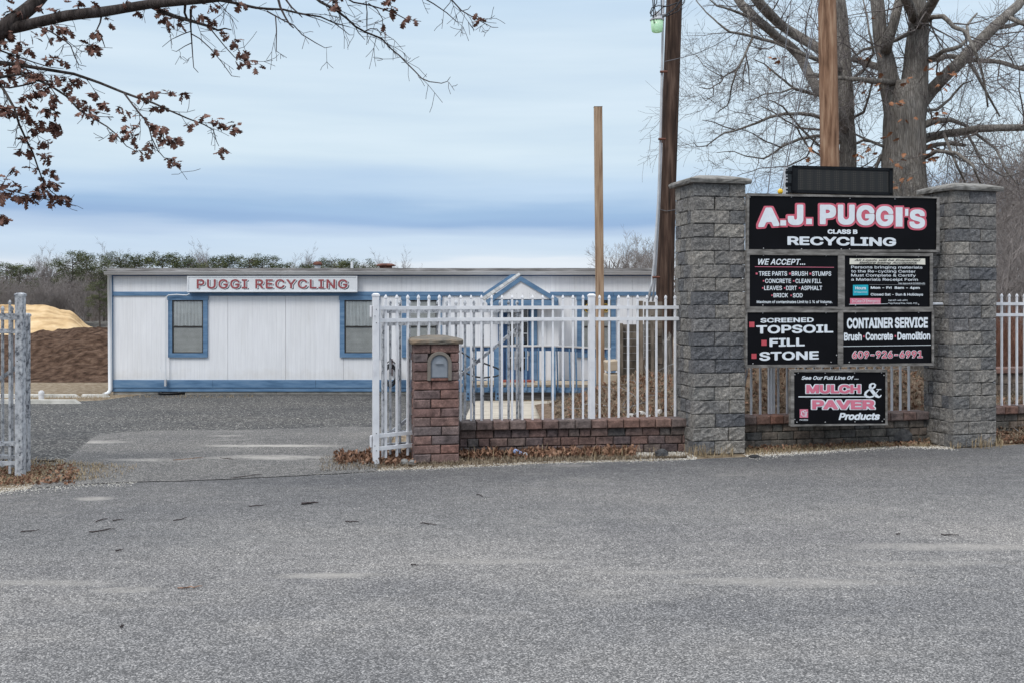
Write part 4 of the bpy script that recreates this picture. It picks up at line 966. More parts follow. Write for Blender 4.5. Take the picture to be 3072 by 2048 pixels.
# windows
def window(x0, x1, ix0, ix1, curtain=True, deco=False):
    tr = MB(); D = BD
    for (a, c, y0, y1, d1) in ((x0 - 2, x1 + 2, 888.5, 900.5, 0.05), (x0, x1, 1058.5, 1071, 0.045)):
        tr.box((SX(a, D), D - d1, SZ(y1, D)), (SX(c, D), D - 0.0, SZ(y0, D)))
    for (a, c) in ((x0, ix0), (ix1, x1)): tr.box((SX(a, D), D - 0.04, SZ(1058.5, D)), (SX(c, D), D - 0.0, SZ(900.5, D)))
    w = tr.build('window', M['blue'], of)
    s_ = MB()
    def fr_(a, c, y0, y1, d0, d1): s_.box((SX(a, D), D - d1, SZ(y1, D)), (SX(c, D), D - d0, SZ(y0, D)))
    for (y0, y1, dd) in ((901, 980.5, 0.03), (979.5, 1058, 0.022)):
        fr_(ix0 + .3, ix0 + 3.2, y0, y1, .001, dd); fr_(ix1 - 3.2, ix1 - .3, y0, y1, .001, dd)
        fr_(ix0 + 3.2, ix1 - 3.2, y0, y0 + 2.6, .001, dd); fr_(ix0 + 3.2, ix1 - 3.2, y1 - 2.6, y1, .001, dd)
    s_.build('sash', M['frame_dark'], w)
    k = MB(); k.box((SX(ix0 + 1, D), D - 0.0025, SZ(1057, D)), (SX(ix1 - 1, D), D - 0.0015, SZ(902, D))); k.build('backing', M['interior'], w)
    bl = MB(); y = 906.0 if not deco else 935
    while y < 1055:
        bl.box((SX(ix0 + 4, D), D - 0.009, SZ(y + 2.9, D)), (SX(ix1 - 4, D), D - 0.005, SZ(y, D))); y += 3.6
    o = bl.build('blind_slats', M['blind'], w); o['kind'] = 'stuff'
    if curtain:
        c = MB(); n = 40; za, zc = SZ(904, D), SZ(979, D); xa, xb = SX(ix0 + 4, D), SX(ix1 - 4, D)
        for i in range(n + 1):
            t = i / n; dy = 0.0025 * math.sin(i * 1.9)
            c.v += [Vector((xa + (xb - xa) * t, D - 0.0125 + dy, za)), Vector((xa + (xb - xa) * t, D - 0.0125 + dy, zc + 0.02 * math.sin(i * .5)))]
        c.f = [(2 * i, 2 * i + 1, 2 * i + 3, 2 * i + 2) for i in range(0, n, 2)]
        c.build('curtain', M['curtain'], w)
    p = MB(); p.add([(SX(ix0 + 3, D), D - 0.017, SZ(1056, D)), (SX(ix1 - 3, D), D - 0.017, SZ(1056, D)), (SX(ix1 - 3, D), D - 0.017, SZ(903, D)), (SX(ix0 + 3, D), D - 0.017, SZ(903, D))], [(0, 1, 2, 3)])
    p.build('pane', M['glass'], w)
    if deco:
        e = MB()
        for (cx_) in ((ix0 + ix1) / 2 - 22, (ix0 + ix1) / 2 + 26):
            for s2 in (1.0, 0.55):
                pts = [(SX(cx_ + 13 * s2 * math.cos(a), D), D - 0.015, SZ(925 + 13 * s2 * math.sin(a), D)) for a in [i * math.pi / 4 + math.pi / 8 for i in range(9)]]
                e.tube(pts, 0.006, 4)
        e.build('ornament', M['yellow'], w)
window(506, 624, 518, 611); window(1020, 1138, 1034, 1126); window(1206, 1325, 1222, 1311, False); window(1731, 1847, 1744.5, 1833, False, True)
# entrance: bump-out, door, gable
GD = 20.35
def gbd(name, x0, x1, y0, y1, d0, d1, mat, bevel=0.002): return bd(name, x0, x1, y0, y1, d0, d1, mat, bevel, of, GD)
b = MB(); b.box((SX(1464, GD), GD + 0.02, zb_), (SX(1678, GD), BD, Z(905, GD))); b.build('porch_wall', M['siding'], of)
gbd('porch_panel', 1466, 1494, 917, 1140, -0.02, 0.0, M['siding']); gbd('porch_panel', 1612, 1640, 917, 1140, -0.02, 0.0, M['siding']); gbd('porch_panel', 1640.6, 1676, 917, 1140, -0.02, 0.0, M['siding'])
for (a, c) in ((1494, 1513), (1589, 1611)): gbd('pilaster', a, c, 917, 1145, -0.02, 0.05, M['blue_dark' if a < 1500 else 'blue'])
dr = gbd('door', 1513, 1589, 917, 1145, -0.02, 0.005, M['blue_dark'])
def sub(root, name, x0, x1, y0, y1, d0, d1, mat, D): 
    b = MB(); b.box((SX(x0, D), D - d1, SZ(y1, D)), (SX(x1, D), D - d0, SZ(y0, D))); return b.build(name, mat, root)
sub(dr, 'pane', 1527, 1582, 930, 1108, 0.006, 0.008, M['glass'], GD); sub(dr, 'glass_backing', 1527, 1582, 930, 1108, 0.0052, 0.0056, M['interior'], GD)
for xx in (1545, 1563.5): sub(dr, 'muntin', xx - 1, xx + 1, 930, 1108, 0.009, 0.018, M['signwhite'], GD)
for yy in (965, 1000, 1035, 1072): sub(dr, 'muntin', 1527, 1582, yy - 1, yy + 1, 0.009, 0.016, M['signwhite'], GD)
for (a, c) in ((1524.5, 1527), (1582, 1584.5)): sub(dr, 'glass_stop', a, c, 928, 1110, 0.006, 0.018, M['signwhite'], GD)
sub(dr, 'door_sign', 1544, 1572, 1012, 1030, 0.02, 0.024, M['blue'], GD)
sub(dr, 'handle', 1585, 1588, 1055, 1066, 0.006, 0.05, M['screw'], GD)
# gable front
GF = 19.95
def G(px, py, D=GF): return Vector((SX(px, D), D, SZ(py, D)))
xg = [1474, 1493, 1512, 1531, 1550, 1569, 1588, 1607, 1626, 1645, 1664]
def roof_y(px): return 842 + abs(px - 1562) * 0.62
for a, c in zip(xg, xg[1:]):
    pts = [G(a + .3, 901), G(c - .3, 901), G(c - .3, roof_y(c - .3)), G(a + .3, roof_y(a + .3))]
    if a < 1562 < c: pts.insert(3, G(1562, roof_y(1562)))
    pts = [p for p in pts]
    b = MB(); b.prism(pts, (0, 0.05, 0)); b.build('gable_panel', M['siding'], of)
b = MB(); b.prism([G(1462, 917), G(1675, 917), G(1675, 900), G(1462, 900)], (0, 0.06, 0)); ob = b.build('gable_beam', M['blue'], of); ob.location.y -= 0.012
for (p0, p1, w) in (((1562, 829), (1456, 903), 13), ((1562, 829), (1676, 897), 13)):
    d = Vector((p1[0] - p0[0], p1[1] - p0[1])).normalized(); nn = Vector((-d.y, d.x)) * w
    if nn.y < 0: nn = -nn
    b = MB(); b.prism([G(*p0, GF - .03), G(*p1, GF - .03), G(p1[0] + nn.x, p1[1] + nn.y, GF - .03), G(p0[0], p0[1] + w * 1.15, GF - .03)], (0, 0.028, 0)); b.build('rake_board', M['blue'], of)
# roof slopes of the gable with shingle tabs along the edge
for sx in (0,):
    if sx == 0: a0, a1, c0, c1 = G(1562, 826, GF - .04), G(1452, 903, GF - .04), Vector(P(1557, 821, 20.55)), Vector(P(1445, 896, 20.55))
    else: pass
    n = 9
    for i in range(n):
        t0, t1 = i / n + 0.004, (i + 1) / n - 0.004
        b = MB(); b.prism([a0.lerp(a1, t0), a0.lerp(a1, t1), c0.lerp(c1, t1), c0.lerp(c1, t0)], (0, 0, 0.02)); b.build('shingle', M['shingle'], of)
b = MB(); b.prism([P(1563, 821, 20.9), P(1443, 897, 20.9), P(1435, 893, 20.9), P(1545, 819, 20.9)], (0, 0.05, 0)); 
b = MB(); b.prism([P(1447, 898, 20.62), P(1438, 888, 20.62), P(1534, 823, 20.62), P(1558, 823, 20.62)], (0, 0.05, 0)); b.build('rake_board', M['blue'], of)
b = MB(); b.prism([G(1458, 901), G(1676, 901), G(1676, 901) + Vector((0, 1.0, 0)), G(1458, 901) + Vector((0, 1.0, 0))], (0, 0, 0.02)); b.build('porch_ceiling', M['siding'], of)
# deck and step
b = MB(); b.box((SX(1385, 19.4), 19.35, Z(1158, 19.4)), (SX(1800, 19.4), 20.33, Z(1152, 19.4))); b.build('deck', M['deck'], of)
b = MB(); b.box((SX(1505, 20), 19.9, Z(1151, 20)), (SX(1603, 20), 20.3, Z(1141, 20))); b.build('door_step', M['brickstep'], of)
b = MB(); b.box((SX(1385, 19.4), 19.5, -0.5), (SX(1860, 19.4), 20.9, Z(1174, 19.4))); b.build('deck_skirt', M['fascia'], of)
# ramp railing
rl = thing('ramp_railing', (0.3, 19.2, -0.2), 'blue wooden ramp railing in front of the office doorway, behind the white fence', 'railing')
RD = 19.2
def rbar(name, p0, p1, w, h, mat): return beam(rl, name, P(*p0, RD), P(*p1, RD), w, h, mat)
rbar('handrail', (1385, 1038), (1655, 1037), 0.09, 0.03, M['gutter']); rbar('handrail', (1655, 1037), (1845, 1046), 0.09, 0.03, M['gutter'])
rbar('rail', (1385, 1046), (1655, 1045), 0.035, 0.085, M['blue_dark']); rbar('rail', (1655, 1045), (1845, 1054), 0.035, 0.085, M['blue_dark'])
rbar('rail', (1385, 1168), (1655, 1168), 0.035, 0.09, M['blue']); rbar('rail', (1655, 1168), (1845, 1173), 0.035, 0.09, M['blue'])
for i in range(25):
    px_ = 1390 + i * 18.8
    if abs(px_ - 1493) < 8 or abs(px_ - 1660) < 8: continue
    yo = 0 if px_ < 1655 else (px_ - 1655) * 0.04
    lean = 1.5 if px_ > 1655 else 0
    beam(rl, 'baluster', P(px_ + lean, 1170 + yo, RD - .04), P(px_ - lean, 1043 + yo, RD - .04), 0.03, 0.03, M['blue'])
for px_ in (1404, 1493, 1660, 1840):
    p = beam(rl, 'post', P(px_, 1199, RD - .09), P(px_, 1040, RD - .09), 0.088, 0.06, M['blue'])
    for yy in (1180, 1192):
        b = MB(); b.lathe([(0.018, 0), (0.016, -0.01)], P(px_, yy, RD - .135), 8, 'y'); b.build('bolt', M['navy'], p)

# office name board
SD = 20.84
PB = Plane((0, SD, 0), (0, -1, 0), (1, 0, 0)); qb = Quad(PB, 540, 800, 4.2)
ws = thing('name_board', (SX(816, SD), SD, SZ(877, SD)), 'white box sign with maroon shadowed lettering high on the office wall', 'sign')
b = MB(); b.box((SX(562, SD), SD, SZ(877, SD)), (SX(1071, SD), SD + 0.14, SZ(829, SD))); b.build('board', M['signwhite'], ws, bevel=0.004)
for (x0, y0, x1, y1) in ((92, 120, 2235, 132), (92, 308, 2235, 323), (92, 132, 108, 308), (2220, 132, 2235, 308)):
    b = MB(); b.prism([qb(x0, y1, 0.012), qb(x1, y1, 0.012), qb(x1, y0, 0.012), qb(x0, y0, 0.012)], (0, 0.012, 0)); b.build('rim', M['signwhite'], ws)
for (dx, dy, off, m, bo) in ((20, 11, 0.003, 'navy', 0.012), (10, 4, 0.005, 'signwhite', 0.02), (0, 0, 0.008, 'maroon', 0.018)):
    lettering(ws, qb, 'PUGGI', 212 + dx, 850 + dx, 162 + dy, 278 + dy, 162 + dy, 278 + dy, mat=m, off=off, bold=bo, spacing=1.12)
    lettering(ws, qb, 'RECYCLING', 950 + dx, 2112 + dx, 162 + dy, 276 + dy, 164 + dy, 278 + dy, mat=m, off=off, bold=bo, spacing=1.12)

# wall conduit, vents, hose, etc
b = MB(); D_ = 20.9; pts = [P(568, 882, D_ - .06), P(560, 886, D_ - .03), P(530, 884, D_), P(505, 886, D_), P(499, 892, D_), P(497, 900, D_), P(497, 1000, D_), P(497, 1145, D_)]
b.tube(pts, 0.012, 6); c_ = b.build('wall_conduit', M['signwhite'], of)
b = MB(); b.box((SX(494, D_), D_ - 0.03, SZ(1157, D_)), (SX(499.5, D_), D_ + 0.03, SZ(1137, D_))); b.build('conduit_box', M['conduit'], of)
b = MB(); b.tube([P(497, 1117, D_), P(492, 1113, D_), P(487, 1116, D_), P(483, 1110, D_), P(481, 1103, D_), P(482, 1098, D_)], 0.006, 5); b.build('cable', M['signwhite'], of)
def vent(label, x0, x1, y0, y1, D, mat, stem_mat):
    cx, cz = SX((x0 + x1) / 2, D), SZ(y1 + 4, D); R_ = SX(x1, D) - cx; h = SZ(y0, D) - cz
    r = thing('roof_vent', (cx, D, cz), label, 'roof vent', 'rusty vents on the office roof')
    b = MB(); b.lathe([(R_ * 0.66, 0), (R_ * 0.66, h * 0.62)], (cx, D, cz), 14); b.build('stem', stem_mat, r)
    b = MB(); b.lathe([(R_ * 0.9, h * 0.5), (R_, h * 0.55), (R_, h * 0.7), (R_ * 0.75, h * 0.9), (R_ * 0.45, h), (0.01, h)], (cx, D, cz), 16); b.build('cap', mat, r)
vent('small rusty roof vent cap on a pale stem left of the wider one', 939, 967, 785, 803, 23.0, M['rust'], M['conduit'])
vent('wide low rusty roof vent cap nearer the doorway gable', 1128, 1187, 791, 803, 23.0, M['rust'], M['rust'])
b = MB(); b.tube([P(1056, 810, 23.5), P(1056, 786, 23.5)], 0.032, 10); tag(b.build('roof_pipe', M['signwhite']), 'thin white pipe standing between the two rusty roof vents', 'pipe')
# round window well
ww = thing('window_well', P(508, 1185, 20.8), 'half round black metal window well at the foot of the office wall', 'window well')
b = MB(); pts = [Vector((SX(508, 20.8) + 0.17 * math.cos(a) * 1.6, 20.98 - 0.34 * math.sin(a), SZ(1181, 20.8))) for a in [math.pi * i / 14 for i in range(15)]]
for p in pts: b.v += [p + Vector((0, 0, 0.03)), p - Vector((0, 0, 0.12))]
b.f = [(2 * i, 2 * i + 2, 2 * i + 3, 2 * i + 1) for i in range(14)]; b.build('wall', M['black'], ww)
b = MB(); b.tube([p + Vector((0, 0, 0.03)) for p in pts], 0.014, 6); b.build('rim', M['rubber'], ww)
b = MB(); b.box((SX(484, 20.97), 20.99, SZ(1186, 20.97)), (SX(532, 20.97), 21.015, SZ(1173, 20.97))); b.build('opening', M['rubber'], ww)
# hose coil on a stand
hs = thing('hose_reel', P(1171, 1180, 20.3), 'black garden hose coiled on a wall hanger behind the white fence post', 'hose')
for k in range(9):
    cx, cy = 1171 + random.uniform(-2, 2), 1122 + random.uniform(-5, 8); rx, ry = 19 + random.uniform(-4, 4), 31 + random.uniform(-6, 4)
    b = MB(); b.tube([P(cx + rx * math.cos(a), cy + ry * math.sin(a), 20.65 + 0.03 * math.sin(a * 3 + k)) for a in [2 * math.pi * i / 20 for i in range(21)]], 0.012, 5, False); b.build('hose_loop', M['rubber'], hs, smooth=True)
b = MB(); b.box((SX(1169, 20.7), 20.68, SZ(1128, 20.7)), (SX(1173, 20.7), 20.98, SZ(1078, 20.7))); b.build('hanger', M['rust'], hs)
hz = thing('hose', P(1450, 1100, 18.9), 'black hose hanging in a long loop over the blue railing', 'hose')
b = MB(); b.tube([P(1340, 1035, 19), P(1381, 1054, 18.9), P(1410, 1072, 18.9), P(1450, 1088, 18.85), P(1490, 1103, 18.85), P(1506, 1113, 18.85), P(1504, 1122, 18.85), P(1485, 1128, 18.9), P(1450, 1132, 18.9), P(1420, 1128, 18.9), P(1398, 1118, 18.9), P(1380, 1108, 19)], 0.016, 6); b.build('loop', M['rubber'], hz, smooth=True)

# parking stops, kerbs and cleanout at the left of the office
def kerb(name, label, x0, x1, y0, y1, D, depth, mat, cat='kerb', group=None):
    o = thing(name, (SX((x0 + x1) / 2, D), D, SZ(y1, D)), label, cat, group)
    xa, xb = SX(x0, D), SX(x1, D); z0, z1 = SZ(y1, D) - 0.02, SZ(y0, D)
    b = MB(); b.v = [Vector(p) for p in ((xa, D, z0), (xb, D, z0), (xb, D + depth, z0), (xa, D + depth, z0), (xa + .02, D + .03, z1), (xb - .12, D + .03, z1), (xb - .12, D + depth - .03, z1), (xa + .02, D + depth - .03, z1))]
    b.f = [(0, 3, 2, 1), (4, 5, 6, 7), (0, 1, 5, 4), (1, 2, 6, 5), (2, 3, 7, 6), (3, 0, 4, 7)]; b.build('block', mat, o, bevel=0.01); return o
kerb('parking_stop', 'long pale parking stop nearest the gravel, left of the office corner', -80, 240, 1198, 1211, hit(80, 1211).y, 0.15, M['kerbpaint'], 'parking stop', 'concrete parking stops by the office')
kerb('parking_stop', 'long pale parking stop behind the white cleanout cap', -60, 238, 1182, 1191, hit(80, 1191).y, 0.15, M['kerbpaint'], 'parking stop', 'concrete parking stops by the office')
kerb('parking_stop', 'short pale parking stop reaching under the downspout', 240, 328, 1182, 1190, hit(280, 1190).y, 0.15, M['kerbpaint'], 'parking stop', 'concrete parking stops by the office')
co2 = thing('cleanout_pipe', P(124, 1199, hit(124, 1199).y), 'white plastic cleanout pipe with cap beside the pale parking stops', 'pipe')
b = MB(); b.lathe([(0.05, 0), (0.05, 0.17)], P(124, 1199, hit(124, 1199).y), 12); b.build('pipe', M['white'], co2)
b = MB(); b.lathe([(0.056, 0.09), (0.056, 0.13), (0.03, 0.14), (0.03, 0.165)], P(124, 1196, hit(124, 1199).y), 12); b.build('cap', M['white'], co2)

# ------------------------------------------------------------------ timber post, poles, lamp, wires
tp = thing('timber_post', P(1800, 1220, 17.3), 'tall bare square timber post leaning slightly behind the white fence', 'post')
beam(tp, 'post', P(1802, 1225, 17.3), P(1794, 322, 17.3), 0.138, 0.138, M['newwood'], 0.006)
up = thing('utility_pole', P(1990, 1180, 16.5), 'thick dark brown utility pole leaning right, left of the left grey column', 'utility pole')
b = MB(); b.tube([P(1988, 1260, 16.5), P(1992, 1000, 16.5), P(2001, 600, 16.5), P(2012, 300, 16.5), P(2023, 0, 16.5), P(2034, -330, 16.5)], [0.152, 0.148, 0.142, 0.136, 0.131, 0.126], 18)
b.build('pole', M['pole_dark'], up, smooth=True)
for k, pts in enumerate(([(1944, 905), (1956, 850), (1963, 780), (1975, 600), (1981, 430), (1984, 300), (1990, 0), (1996, -300)], [(1958, 905), (1964, 850), (1969, 780), (1979, 600), (1985, 430)])):
    b = MB(); b.tube([P(x, y, 16.3 + 0.05 * k) for x, y in pts], 0.02 if k == 0 else 0.016, 8); b.build('conduit', M['conduit'], up, smooth=True)
for (x, y) in ((1963, 832), (1981, 418), (1986, 216)):
    b = MB(); b.tube([P(x - 6, y, 16.26), P(x + 16, y, 16.26)], 0.02, 6); b.build('conduit_clamp', M['rust'], up)
b = MB(); b.tube([P(1970 + 3, 628, 16.35), P(2000, 634, 16.34), P(2026, 630, 16.4)], 0.006, 5); b.build('wire_band', M['steelwire'], up)
lp = thing('yard_lamp', P(1972, 60, 16.0), 'green tinted yard lamp bowl hanging at the dark utility pole', 'lamp')
c0 = P(1971, 97, 16.1); s_ = 16.1 / F
b = MB(); b.lathe([(13 * s_, 0), (16 * s_, 3 * s_), (18 * s_, 14 * s_), (19 * s_, 34 * s_)], c0, 18); b.build('bowl', M['lamp'], lp, smooth=True)
b = MB(); b.lathe([(20 * s_, 33 * s_), (22 * s_, 36 * s_), (19 * s_, 40 * s_), (12 * s_, 46 * s_), (9 * s_, 60 * s_), (3 * s_, 62 * s_)], c0, 18); b.build('hood', M['conduit'], lp, smooth=True)
b = MB(); b.tube([c0 + Vector((0, 0, 52 * s_)), c0 + Vector((0.12, 0.1, 58 * s_)), P(2005, 45, 16.45)], 0.018, 8); b.build('arm', M['conduit'], lp)
wr = thing('wire_bundle', P(1975, 20, 16.0), 'loose black wires looping around the lamp and the dark pole', 'wires')
for pts in ([(1965, -60), (1963, 20), (1970, 60), (1990, 50), (2025, 25), (2055, -20)], [(1955, -60), (1960, 30), (1962, 70), (1985, 55), (2020, 32), (2050, -5)], [(1975, -60), (1970, 10), (1954, 38), (1952, 50), (1965, 45), (1990, 22), (2010, 18), (2030, 10)],
            [(1982, -60), (1984, 20), (1984, 42)], [(1990, 52), (2010, 46), (2035, 34), (2052, 8), (2056, -30)], [(1960, 52), (1950, 40), (1956, 24), (1975, 18), (2000, 20), (2040, 6), (2056, -40)]):
    P3 = [P(x, y, 16.0 + 0.25 * (i % 2) * 0.2) for i, (x, y) in enumerate(pts)]
    b = MB(); b.tube(P3, 0.009, 5); b.build('wire', M['wire'], wr)
sw = MB(); n = 14
pa, pb = P(1992, 186, 16.3), P(2480, -200, 13.9)
pts = [pa.lerp(pb, i / n) - Vector((0, 0, 0.42 * math.sin(math.pi * i / n))) for i in range(n + 1)]
sw.tube(pts, 0.006, 5); tag(sw.build('service_wire', M['steelwire']), 'thin wire strung from the dark pole up to the tan pole', 'wire')
t2 = thing('utility_pole', P(2492, 1180, 14.2), 'thick reddish tan utility pole rising behind the message display', 'utility pole')
b = MB(); b.tube([P(2494, 1200, 14.2), P(2491, 600, 14.2), P(2488, 400, 14.2), P(2481, 0, 14.2), P(2478, -500, 14.2)], [0.142, 0.134, 0.132, 0.127, 0.122], 18); b.build('pole', M['pole_tan'], t2, smooth=True)
for k, (a, c, D0, D1) in enumerate((((2303, 585), (2374, 0), 13.0, 13.8), ((2338, 585), (2453, 0), 13.0, 13.9), ((2345, 585), (2462, -20), 13.0, 14.0))):
    b = MB(); A_, B_ = P(*a, D0), P(*c, D1); dd = (B_ - A_); 
    A0 = A_ - dd * (max(0, A_.z - 0.5) / dd.z); b.tube([A0, A_ + dd * 1.4], 0.007, 5)
    tag(b.build('guy_wire', M['steelwire']), ['leftmost of the three thin guy wires beside the tan pole', 'middle guy wire running up beside the tan pole', 'guy wire nearest the tan pole'][k], 'wire', 'guy wires by the tan pole')
b = MB(); c0 = P(2341, 590, 12.95); b.lathe([(0.02, -0.5), (0.02, 0.03), (0.035, 0.05), (0.035, 0.075), (0.015, 0.1)], c0, 8); tag(b.build('wire_guard', M['yellow']), 'yellow plastic guard on the guy wire above the top board', 'wire guard')
# ------------------------------------------------------------------ old wood bin, stump, debris bank
ob = thing('wooden_bin', P(1905, 1150, 15.8), 'old weathered board retaining bin between the timber post and the dark pole', 'wooden bin')
D1 = 15.6
for (x0, x1, y0, y1, dd) in ((1854, 1869.5, 970, 1205, 0), (1914, 1929, 903, 1190, 0.0), (1954, 1962, 945, 1180, 0.0)):
    b = MB(); b.box((SX(x0, D1), D1 + dd, SZ(y1, D1)), (SX(x1, D1), D1 + dd + 0.09, SZ(y0, D1))); b.build('post', M['oldwood'], ob, bevel=0.005)
y = 974.0
while y < 1180:
    h = random.uniform(19, 24)
    b = MB(); b.box((SX(1868, D1 + .1), D1 + 0.12 + random.uniform(0, .02), SZ(y + h - 0.7, D1)), (SX(1932, D1 + .1), D1 + 0.17, SZ(y, D1))); b.build('board', M['oldwood'], ob, bevel=0.003)
    y += h
y = 906.0
while y < 1170:
    h = random.uniform(18, 24)
    b = MB(); b.box((SX(1936, D1 + .1), D1 + 0.2 + random.uniform(0, .02), SZ(y + h - 0.7, D1)), (SX(1990, D1 + .1), D1 + 0.25, SZ(y, D1))); b.build('board', M['oldwood'], ob, bevel=0.003)
    y += h
# stacked tan slabs
for k, (x0, x1, y0, y1, lab) in enumerate(((1820, 1858, 1082, 1112, 'top'), (1818, 1860, 1122, 1160, 'middle'), (1818, 1862, 1162, 1215, 'bottom'))):
    D = 15.2; b = MB(); z1, z0 = SZ(y0, D), SZ(y1, D)
    rot = Matrix.Translation(Vector((SX((x0 + x1) / 2, D), D, z0))) @ Matrix.Rotation(0.12 * (k - 1), 4, 'Y')
    w = SX(x1, D) - SX(x0, D); b.box((-w / 2, 0, 0), (w / 2, 0.4, z1 - z0), rot)
    tag(b.build('timber_stack', M['deck'], bevel=0.01), f'{lab} slab of the weathered tan stack beside the timber post', 'slab', 'tan slabs stacked by the timber post')
# broken stump
st = thing('broken_stump', P(1993, 1170, 15.9), 'splintered grey dead stump in front of the dark pole', 'stump')
b = MB(); n = 22; R_ = SX(2018, 15.9) - SX(1993, 15.9); base = P(1993, 1200, 15.9); 
for j, (zz, rr) in enumerate(((0, 1.1), (0.3, 1.02), (0.6, 0.95), (0.85, 0.85), (1.0, 0.8))):
    for i in range(n):
        a = 2 * math.pi * i / n; spike = (random.uniform(-0.32, 0.12) + (0.12 if 0.5 < a < 2.4 else 0)) if j == 4 else 0
        k = 1 + 0.12 * math.sin(a * 7) + random.uniform(-.03, .03)
        b.v.append(base + Vector((R_ * rr * k * math.cos(a), R_ * rr * k * 0.8 * math.sin(a), (zz + spike) * 1.0)))
for j in range(4):
    for i in range(n): b.f.append((j * n + i, j * n + (i + 1) % n, (j + 1) * n + (i + 1) % n, (j + 1) * n + i))
b.f.append(tuple(4 * n + i for i in range(n))); b.build('wood', M['bark'], st)

def bank_h(x, y):
    """Height of the litter-covered bank behind the fence and the signs."""
    d1 = ((x - 2.1) / 1.15) ** 2 + ((y - 15.0) / 2.4) ** 2
    h = 0.62 * math.exp(-d1 * 0.9)
    t = min(1, max(0, (x - 1.9) / 1.2)); u = min(1, max(0, (y - 12.0) / 2.2)); u = u * u * (3 - 2 * u)
    v = min(1, max(0, (30 - y) / 8)); w_ = 1 - 0.75 * min(1, max(0, (x - 5.0) / 1.6))
    h = max(h, 0.98 * t * u * v * w_)
    return h + 0.07 * noise.noise(Vector((x * 1.8, y * 1.8, 0))) * min(1, h * 4)
b = MB(); nx, ny = 110, 80
for j in range(ny + 1):
    for i in range(nx + 1):
        x = 0.4 + 14 * i / nx; y = 11.75 + 20 * (j / ny) ** 1.4
        h = bank_h(x, y); b.v.append(Vector((x, y, gz(x, y) + (h if h > 0.03 else -0.03) + 0.02 * noise.noise(Vector((x * 9, y * 9, 3))))))
for j in range(ny):
    for i in range(nx): a = j * (nx + 1) + i; b.f.append((a, a + 1, a + nx + 2, a + nx + 1))
tag(b.build('litter_bank', M['bank'], origin=(0, 0, 0), smooth=True), kind='structure')

# ------------------------------------------------------------------ scattered stuff
def leaf_shape(k=0, L_=1.0):
    """Lobed oak leaf outline, stalk at the origin, pointing along +y; returns verts and faces (folded along the midrib)."""
    half = [(0.0, 0.06), (0.12, 0.10), (0.05, 0.2), (0.24, 0.30), (0.30, 0.42), (0.12, 0.42), (0.30, 0.58), (0.40, 0.72), (0.16, 0.66), (0.24, 0.84), (0.22, 0.95), (0.08, 0.84), (0.0, 1.0)]
    mid = [(0, y) for _, y in half]
    vs = [Vector((0, y * L_, -0.10 * L_ * math.sin(y * 3.0))) for _, y in mid]
    n = len(half); fs = []
    for sgn in (1, -1):
        b0 = len(vs)
        for (x, y) in half: vs.append(Vector((sgn * x * L_, y * L_, (-0.10 * math.sin(y * 3.0) + (0.25 + 0.3 * k) * x) * L_)))
        for i in range(n - 1):
            q = (i, i + 1, b0 + i + 1, b0 + i)
            fs.append(q if sgn < 0 else q[::-1])
    return vs, fs
def simple_leaf(s):
    vs = [Vector((0, 0, 0)), Vector((0.35 * s, 0.3 * s, 0.12 * s)), Vector((0.15 * s, 0.55 * s, .03 * s)), Vector((0.3 * s, 0.8 * s, 0.1 * s)), Vector((0, s, 0)), Vector((-0.3 * s, 0.75 * s, 0.12 * s)), Vector((-0.15 * s, 0.5 * s, 0.02 * s)), Vector((-0.32 * s, 0.25 * s, 0.1 * s))]
    return vs, [(0, 1, 2), (2, 3, 4), (0, 2, 4), (0, 4, 6), (6, 4, 5), (0, 6, 7)]
def randrot(): return Matrix.Rotation(random.uniform(0, 6.28), 3, 'Z') @ Matrix.Rotation(random.uniform(-.9, .9), 3, 'X') @ Matrix.Rotation(random.uniform(-.9, .9), 3, 'Y')
def litter(name, mat, n, sampler, smin, smax, lift=0.02):
    b = MB()
    for _ in range(n):
        p = sampler()
        if p is None: continue
        s_ = random.uniform(smin, smax); R = randrot(); vs, fs = simple_leaf(s_)
        b.add([p + Vector((0, 0, random.uniform(0.003, lift))) + R @ v for v in vs], fs)
    return tag(b.build(name, mat, origin=(0, 0, 0)), kind='stuff')
def pebbles(name, mat, n, sampler, smin, smax):
    b = MB()
    for _ in range(n):
        p = sampler(); 
        if p is None: continue
        s_ = random.uniform(smin, smax); vs = [Vector(v) * s_ for v in ((1, 0, 0), (-.3, .9, 0), (-.4, -.8, 0), (0, 0, .7), (0, 0, -.4))]
        R = Matrix.Rotation(random.uniform(0, 6.28), 3, 'Z')
        b.add([p + R @ v for v in vs], [(0, 1, 3), (1, 2, 3), (2, 0, 3)])
    return tag(b.build(name, mat, origin=(0, 0, 0)), kind='stuff')
def grass(name, mat, n, sampler, hmin, hmax, lean=0.8):
    b = MB()
    for _ in range(n):
        p = sampler()
        if p is None: continue
        h = random.uniform(hmin, hmax); a = random.uniform(0, 6.28); d = Vector((math.cos(a), math.sin(a), 0)); w = Vector((-d.y, d.x, 0)) * 0.003
        l_ = random.uniform(0.1, lean) * h; t = p + d * l_ + Vector((0, 0, h * random.uniform(0.3, 1))); m = p + d * l_ * 0.35 + Vector((0, 0, h * 0.6))
        b.add([p - w, p + w, m + w * .8, m - w * .8, t], [(0, 1, 2, 3), (3, 2, 4)])
    return tag(b.build(name, mat, origin=(0, 0, 0)), kind='stuff')
random.seed(21)
def pxreg(x0, x1, f0, f1):
    """Sampler: photo column between x0 and x1, row between functions f0 and f1 of it, on the ground."""
    def s_():
        x = random.uniform(x0, x1); a, c = f0(x), f1(x)
        p = hit(x, random.uniform(min(a, c), max(a, c))); return Vector((p.x, p.y, p.z + 0.004))
    return s_
